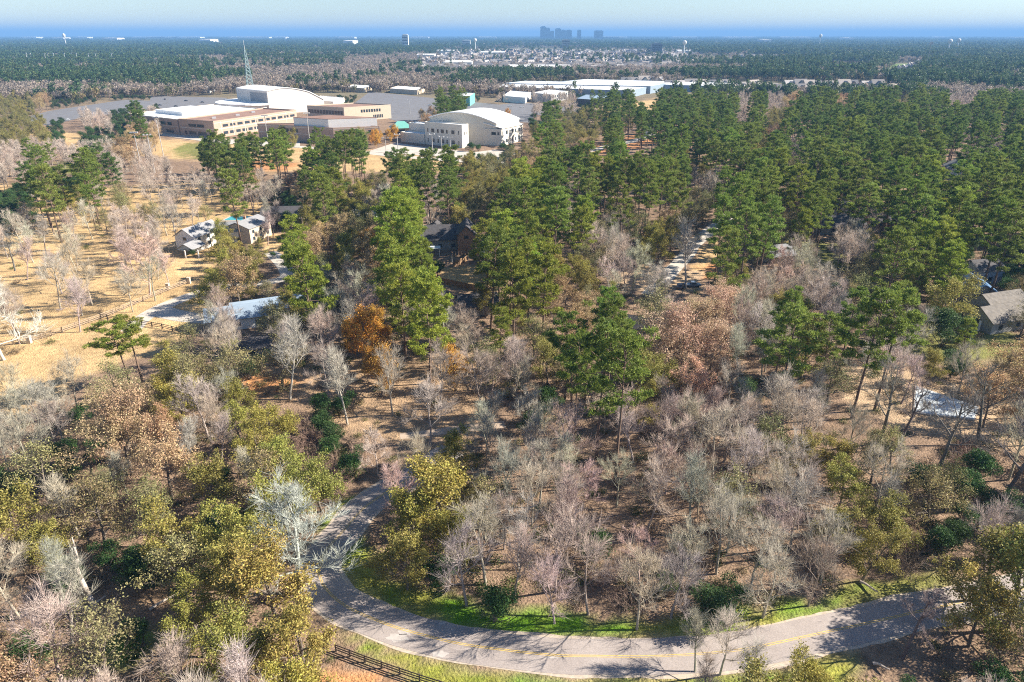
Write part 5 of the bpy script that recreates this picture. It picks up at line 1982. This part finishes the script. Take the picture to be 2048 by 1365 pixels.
fp = {'e': [], 'b': [], 'o': []}
for d0, d1, n, s0, s1, flat in ((930, 1500, 13000, 0.85, 1.2, 1), (1500, 2500, 22000, 1.0, 1.35, 1), (2500, 4500, 30000, 1.4, 1.9, 0.75), (4500, 9000, 30000, 2.4, 3.6, 0.42), (9000, 20000, 26000, 5, 8, 0.2)):
    x, y = sector(d0, d1, n)
    k = np.ones(n, bool)
    for poly in OPEN_FAR:
        k &= ~in_poly(x, y, [tuple(v) for v in poly])
    for poly in G_BUILD:
        k &= ~in_poly(x, y, [tuple(v) for v in poly])
    if d0 < 6000:
        k &= ~(in_poly(x, y, ESTATE) & (RNG.random(n) < 0.93))
    x, y = x[k], y[k]
    # skip what the near map already plants
    ppx, ppy = to_px(x, y, np.full(len(x), 8.0))
    k = ppy < 193
    x, y = x[k], y[k]
    nz = vnoise(x + 30000, y, 190.0, 21) * 0.55 + vnoise(x + 30000, y, 55.0, 22) * 0.3 + RNG.random(len(x)) * 0.3
    # more leafless wood behind the school and along the estate, more pine to left and right
    ppx, ppy = to_px(x, y, np.zeros(len(x)))
    bias = 0.16 * np.exp(-((ppx - 760) / 330) ** 2) * ((ppy > 118) & (ppy < 192)) - 0.10 * (ppx > 1500) - 0.10 * ((ppx < 420) & (ppy < 165)) - 0.12 * (y > 3000)
    nz += bias
    sc = RNG.uniform(s0, s1, len(x))
    S3 = np.c_[sc, sc, sc * flat * RNG.uniform(0.8, 1.25, len(x))]
    for key, sel in (('e', nz < 0.53), ('o', (nz >= 0.53) & (nz < 0.62)), ('b', nz >= 0.62)):
        fp[key].append((np.c_[x[sel], y[sel], np.zeros(sel.sum())], S3[sel]))
for key, nm, lab, kinds in (('e', 'far_evergreen_wood', "far dark evergreen woodland reaching to the horizon", FE), ('o', 'far_olive_wood', "far olive broadleaf woodland", FO), ('b', 'far_leafless_wood', "far grey leafless woodland", FB)):
    o = scatter(nm, np.concatenate([a for a, _ in fp[key]]), np.concatenate([b_ for _, b_ in fp[key]]), kinds)
    tag(o, lab, "woodland")


# far houses: one small mesh each
def house_mesh(L_, W_, hw, hr, wall, roof):
    x, y = L_ / 2, W_ / 2
    v = [(-x, -y, 0), (x, -y, 0), (x, y, 0), (-x, y, 0), (-x, -y, hw), (x, -y, hw), (x, y, hw), (-x, y, hw), (-x, 0, hw + hr), (x, 0, hw + hr),
         (-x - .4, -y - .5, hw - .3), (x + .4, -y - .5, hw - .3), (x + .4, 0, hw + hr + .2), (-x - .4, 0, hw + hr + .2), (-x - .4, y + .5, hw - .3), (x + .4, y + .5, hw - .3)]
    f_ = [(0, 1, 5, 4), (2, 3, 7, 6), (1, 2, 6, 9, 5), (3, 0, 4, 8, 7), (10, 11, 12, 13), (15, 14, 13, 12)]
    mi = [0, 0, 0, 0, 1, 1]
    # cross gable
    b0 = len(v)
    g = W_ * 0.36
    v += [(-g, -y - 1.5, 0), (g, -y - 1.5, 0), (g, -y - 1.5, hw), (-g, -y - 1.5, hw), (0, -y - 1.5, hw + hr * 0.7), (-g, 0, 0), (g, 0, 0), (-g, 0, hw), (g, 0, hw),
          (-g - .3, -y - 1.9, hw - .2), (0, -y - 1.9, hw + hr * 0.75), (g + .3, -y - 1.9, hw - .2), (-g - .3, 0, hw - .2), (0, 0, hw + hr * 0.75), (g + .3, 0, hw - .2)]
    f_ += [tuple(b0 + i for i in q) for q in ((0, 1, 2, 4, 3), (1, 6, 8, 2), (5, 0, 3, 7), (9, 10, 13, 12), (10, 11, 14, 13))]
    mi += [0, 0, 0, 1, 1]
    me_ = bpy.data.meshes.new("far_house")
    me_.from_pydata(v, [], f_)
    me_.materials.append(wall)
    me_.materials.append(roof)
    me_.polygons.foreach_set("material_index", mi)
    return me_


tw = [simple("estate_wall_a", (0.58, 0.50, 0.42), 0.8), simple("estate_wall_b", (0.50, 0.38, 0.30), 0.8), simple("estate_wall_c", (0.66, 0.62, 0.56), 0.8)]
tr = [simple("estate_roof_a", (0.24, 0.22, 0.21), 0.9), simple("estate_roof_b", (0.34, 0.30, 0.27), 0.9), simple("estate_roof_c", (0.16, 0.155, 0.16), 0.9), simple("estate_roof_d", (0.43, 0.40, 0.38), 0.9)]
HM = [house_mesh(16 + (k % 3) * 2, 12 + (k % 2) * 2, 6.0, 5.0 + (k % 3), tw[k % 3], tr[k % 4]) for k in range(12)]
hs_ = []


def row_of_houses(a, b_, n, ang=None, jit=3.0, place=""):
    p, q = P(*a), P(*b_)
    for k in range(n):
        t = (k + 0.5) / n
        c = p.lerp(q, t)
        d_ = q - p
        hs_.append((c.x + random.uniform(-jit, jit), c.y + random.uniform(-jit, jit), (math.atan2(d_.y, d_.x) if ang is None else ang) + random.uniform(-0.1, 0.1), place))


row_of_houses((1448, 190), (1508, 178), 9, 0.5, 1, "in the slanted row above warehouses")
row_of_houses((1330, 178), (1450, 174), 6, 0.2, 4, "behind the longest warehouse")
row_of_houses((1530, 186), (1700, 190), 9, 0.1, 5, "in the near row among right hand trees")
row_of_houses((1560, 176), (1760, 178), 9, 0.2, 5, "in the second row among right hand trees")
row_of_houses((1700, 192), (1820, 186), 5, 0.6, 6, "at the right end of the near row")
row_of_houses((1745, 160), (1840, 128), 14, 1.0, 4, "on the left side of the far right street")
row_of_houses((1775, 162), (1866, 130), 12, 2.4, 4, "on the right side of the far right street")
row_of_houses((1480, 116), (1740, 124), 26, 0.0, 12, "in the distant row beyond the pine belt")
row_of_houses((1240, 170), (1330, 168), 5, 0.1, 5, "behind the warehouses' middle")
row_of_houses((1880, 170), (1990, 176), 6, 0.4, 10, "among pines at the upper right edge")
row_of_houses((880, 168), (1010, 160), 5, 0.1, 10, "behind the leafless belt left of the warehouses")
nest = 300 - len(hs_)
est = []
tries = 0
estate_rows = np.linspace(104, 146, 19)
xlo = lambda yy: 846 if yy > 112 else 900
for ry in estate_rows:
    p = P(xlo(ry), ry)
    wpx = 1350 - xlo(ry)
    width = (P(1400, ry) - p).x
    n = int(width / 17)
    for k in range(n):
        if random.random() < 0.15:
            continue
        x = p.x + 17 * k + random.uniform(-4, 4)
        est.append((x, p.y + random.uniform(-6, 6), random.choice((0, math.pi)) + random.uniform(-0.2, 0.2)))
est.sort(key=lambda e: e[1])
HOUSES = [(x, y, a, pl) for x, y, a, pl in hs_]
step_rows = {}
for e in est[:nest]:
    step_rows.setdefault(round(e[1] / 60), []).append(e)
for rn, (key, row) in enumerate(sorted(step_rows.items())):
    for e in row:
        HOUSES.append((*e, f"in the {ORD[rn]} row of the estate"))
byplace = {}
for hse in HOUSES:
    byplace.setdefault(hse[3], []).append(hse)
cnt = 0
WCOL = ["cream", "brown", "pale"]
for place, row in byplace.items():
    row.sort(key=lambda e: e[0])
    for k, (x, y, a, _) in enumerate(row):
        q = (cnt * 5 + cnt // 7) % 12
        o = bpy.data.objects.new("far_house", HM[q])
        o.location = (x, y, 0)
        o.rotation_euler = (0, 0, a)
        COL.objects.link(o)
        o_ = "leftmost" if k == 0 else ("rightmost" if k == len(row) - 1 else (ORD[k] if k < len(ORD) else "far right") + " from left")
        tag(o, f"small gabled {WCOL[q % 3]} house, {o_} {place}", "house", "gabled houses of the far estates")
        cnt += 1
rest = est[nest:]
if rest:
    o = scatter("estate_houses", [(e[0], e[1], 0) for e in rest], np.ones(len(rest)), HM)
    tag(o, "mass of tiny pale houses of the far estate", "houses")


# far landmark buildings
def tower(px_, top, bot_d, w, label, mat, name="far_tower", dx=0, cap=None):
    """a slab tower at distance bot_d whose top meets the photograph's row"""
    x = (px_ - 1024) / FPX * bot_d * CP
    ang = PITCH - math.atan((682.5 - top) / FPX)          # below horizontal
    h = CAM_H - math.tan(ang) * bot_d
    root = empty(name, (x, bot_d, 0))
    MB().box((0, 0, h / 2), (w, w * 0.7, h)).build("shaft", mat, root)
    MB().box((0, 0, h + h * 0.02), (w * 0.7, w * 0.45, h * 0.05)).build("roof_plant", mat, root)
    for k in range(5):
        MB().box((0, -w * 0.35 - 0.3, h * (0.12 + 0.18 * k)), (w * 0.9, 0.6, h * 0.07)).build("window_band", M['glass'], root)
    tag(root, label, "tower", "towers on the far skyline" if name == "far_tower" else None)
    if name != "far_tower":
        root["category"] = "building"


D_ = 9500
for px_, top, w, lab in ((1086, 54, 70, "tallest dark tower of the skyline, leftmost"), (1095, 57, 60, "dark tower touching the tallest one on its right"), (1116, 58, 75, "broad domed tower in the middle of the skyline"),
                         (1127, 61, 60, "lower tower right of the broad domed one"), (1138, 61, 70, "wide low tower mid skyline"), (1158, 61, 50, "slim separate tower right of the skyline cluster"),
                         (1197, 62, 110, "wide isolated block at the skyline's right end"), (1104, 63, 50, "low block between the tallest towers and the domed one")):
    tower(px_, top, D_, w, lab, M['tower_glass'])
tower(810, 70, 3700, 30, "white office block standing above the left woods", M['far_white'], "office_block")
tower(1132, 80, 3900, 40, "flat dark office block with white top right of centre", M['grey_wall'], "office_block")
tower(932, 81, 4200, 46, "pale low office block left of the water tower", M['far_white'], "office_block")
tower(1315, 88, 2900, 40, "dark low office block beyond the estate", M['tower_glass'], "office_block")


def water_tower(px_, top, d_, label):
    x = (px_ - 1024) / FPX * d_ * CP
    h = CAM_H - math.tan(PITCH - math.atan((682.5 - top) / FPX)) * d_
    root = empty("water_tower", (x, d_, 0))
    MB().bar((0, 0, 0), (0, 0, h * 0.75), 2.6, 1.8, 10).build("stem", M['far_white'], root)
    mb = MB()
    prof = [(1.9, 0.70), (7, 0.80), (8.2, 0.88), (6.5, 0.95), (0.3, 1.0)]
    for k in range(4):
        mb.bar((0, 0, h * prof[k][1]), (0, 0, h * prof[k + 1][1]), prof[k][0], prof[k + 1][0], 14)
    mb.build("tank", M['far_white'], root)
    tag(root, label, "water tower", "white water towers")


water_tower(127, 67, 4200, "white water tower at the far left horizon")
water_tower(950, 77, 3600, "white water tower right of the white office block")
water_tower(1371, 81, 2700, "white water tower beyond the right estate")
water_tower(1642, 68, 4200, "white water tower right of the skyline, alone on horizon")
water_tower(1904, 78, 3000, "white water tower at right, left one of a pair")
water_tower(1921, 77, 3300, "white water tower at right, right one of a pair")

# radio mast
c = P(1849, 147)
root = empty("radio_mast", c)
MB().bar((0, 0, 0), (0, 0, 62), 0.9, 0.5, 6).build("mast", M['pole'], root)
MB().box((0, 0, 58), (5, 5, 5)).build("antenna_cluster", M['lamp'], root)
tag(root, "slim radio mast above the right hand woods", "mast")
for k, px_ in enumerate((58, 66, 95, 101, 112, 134, 148, 158, 182, 196, 228)):
    c = P(px_, 131 + (k % 3))
    root = empty("light_pole", c)
    MB().bar((0, 0, 0), (0, 0, 30), 0.5, 0.35, 6).build("pole", M['far_white'], root)
    MB().box((0, 0, 29.5), (4, 1, 1.4)).build("lamp", M['far_white'], root)
    tag(root, f"thin pale pole above the far left woods, {ORD[k]} from left", "light pole", "pale poles in the far left woods")

# pale sheds near the horizon
SH = [(60, 74, 260), (165, 76, 200), (300, 71, 500), (330, 73, 400), (375, 71, 420), (500, 73, 600), (560, 76, 200), (690, 70, 300), (840, 70, 260), (975, 68, 260), (1207, 74, 260), (1220, 77, 260), (1240, 70, 200),
      (1370, 70, 360), (1480, 70, 480), (1590, 71, 440), (1695, 84, 90), (1880, 77, 200), (2040, 81, 240), (700, 95, 60), (225, 84, 160), (120, 82, 150), (415, 90, 90), (1385, 108, 120), (1335, 105, 60), (1530, 90, 60), (985, 112, 90), (890, 108, 70), (850, 118, 60), (915, 135, 70), (1080, 146, 130)]
for k, (px_, py_, w) in enumerate(sorted(SH)):
    d_ = min(max(P(px_, max(py_, 74.5)).y, 800), 11000)
    x = (px_ - 1024) / FPX * d_ * CP
    h = 12 if d_ < 4000 else 38
    root = empty("far_shed", (x, d_, 0))
    dep = 60 if d_ < 4000 else 160
    MB().box((0, 0, h / 2), (w, dep, h)).build("wall", M['far_white'], root)
    MB().slab((-w / 2 - 1, -dep / 2 - 1, h + 0.1), (w / 2 + 1, -dep / 2 - 1, h + 0.1), (w / 2 + 1, dep / 2, h + 2.5), (-w / 2 - 1, dep / 2, h + 2.5), 0.6).build("roof", M['far_white'], root)
    MB().box((w * 0.2, -dep / 2 - 0.2, h * 0.25), (w * 0.12, 0.5, h * 0.5)).build("door", M['glass'], root)
    tag(root, f"long pale shed by the horizon, {ORD[k]} counted from the left edge", "shed", "pale sheds near the horizon")

# red leaved shrub in the middle clearing
c = P(826, 684)
root = empty("red_shrub", c)
pr = PROTO['D'][1]
root.scale = (0.42, 0.42, 0.36)
for part in ('trunk', 'crown'):
    o = bpy.data.objects.new(part, pr[part])
    o.color = (0.42, 0.045, 0.05, 1)
    COL.objects.link(o)
    o.parent = root
tag(root, "small bright red leaved shrub in the middle clearing", "shrub")
for k, (a, b_, s, lab) in enumerate(((558, 485, 0.42, "round clipped bush on the lawn beside the grey shingle house"), (588, 492, 0.36, "second clipped bush on the lawn near the utility pole"),
                                     (547, 515, 0.34, "low bush at the lawn's near edge by the drive"), (388, 515, 0.5, "dark bush below the porch of the grey shingle house"),
                                     (876, 555, 0.75, "dark green bush inside the fenced straw lawn"), (1328, 1190, 0.55, "narrow bright green bush in the roadside brush"))):
    c = P(a, b_)
    root = empty("garden_bush", c)
    root.scale = (s, s, s * (1.0 if k < 4 else 1.4))
    for part in ('trunk', 'crown'):
        o = bpy.data.objects.new(part, PROTO['D'][k % 4][part])
        o.color = (0.07, 0.13, 0.03, 1) if k < 5 else (0.2, 0.28, 0.1, 1)
        COL.objects.link(o)
        o.parent = root
    tag(root, lab, "bush", "garden bushes")

# ------------------------------------------------------------------ the air
m = bpy.data.materials.new("blue_haze")
m.use_nodes = True
nt = m.node_tree
nt.nodes.clear()
out = nt.nodes.new("ShaderNodeOutputMaterial")
pv = nt.nodes.new("ShaderNodeVolumePrincipled")
pv.inputs["Color"].default_value = (0.22, 0.45, 0.82, 1)
pv.inputs["Density"].default_value = 0.00011
pv.inputs["Anisotropy"].default_value = 0.0
nt.links.new(pv.outputs[0], out.inputs["Volume"])
mb = MB()
mb.box((0, 24000, 119.5), (90000, 60000, 241))
o = mb.build("haze", m)
structure(o, "stuff")
tag(o, "pale blue haze lying over the far woods", "haze")
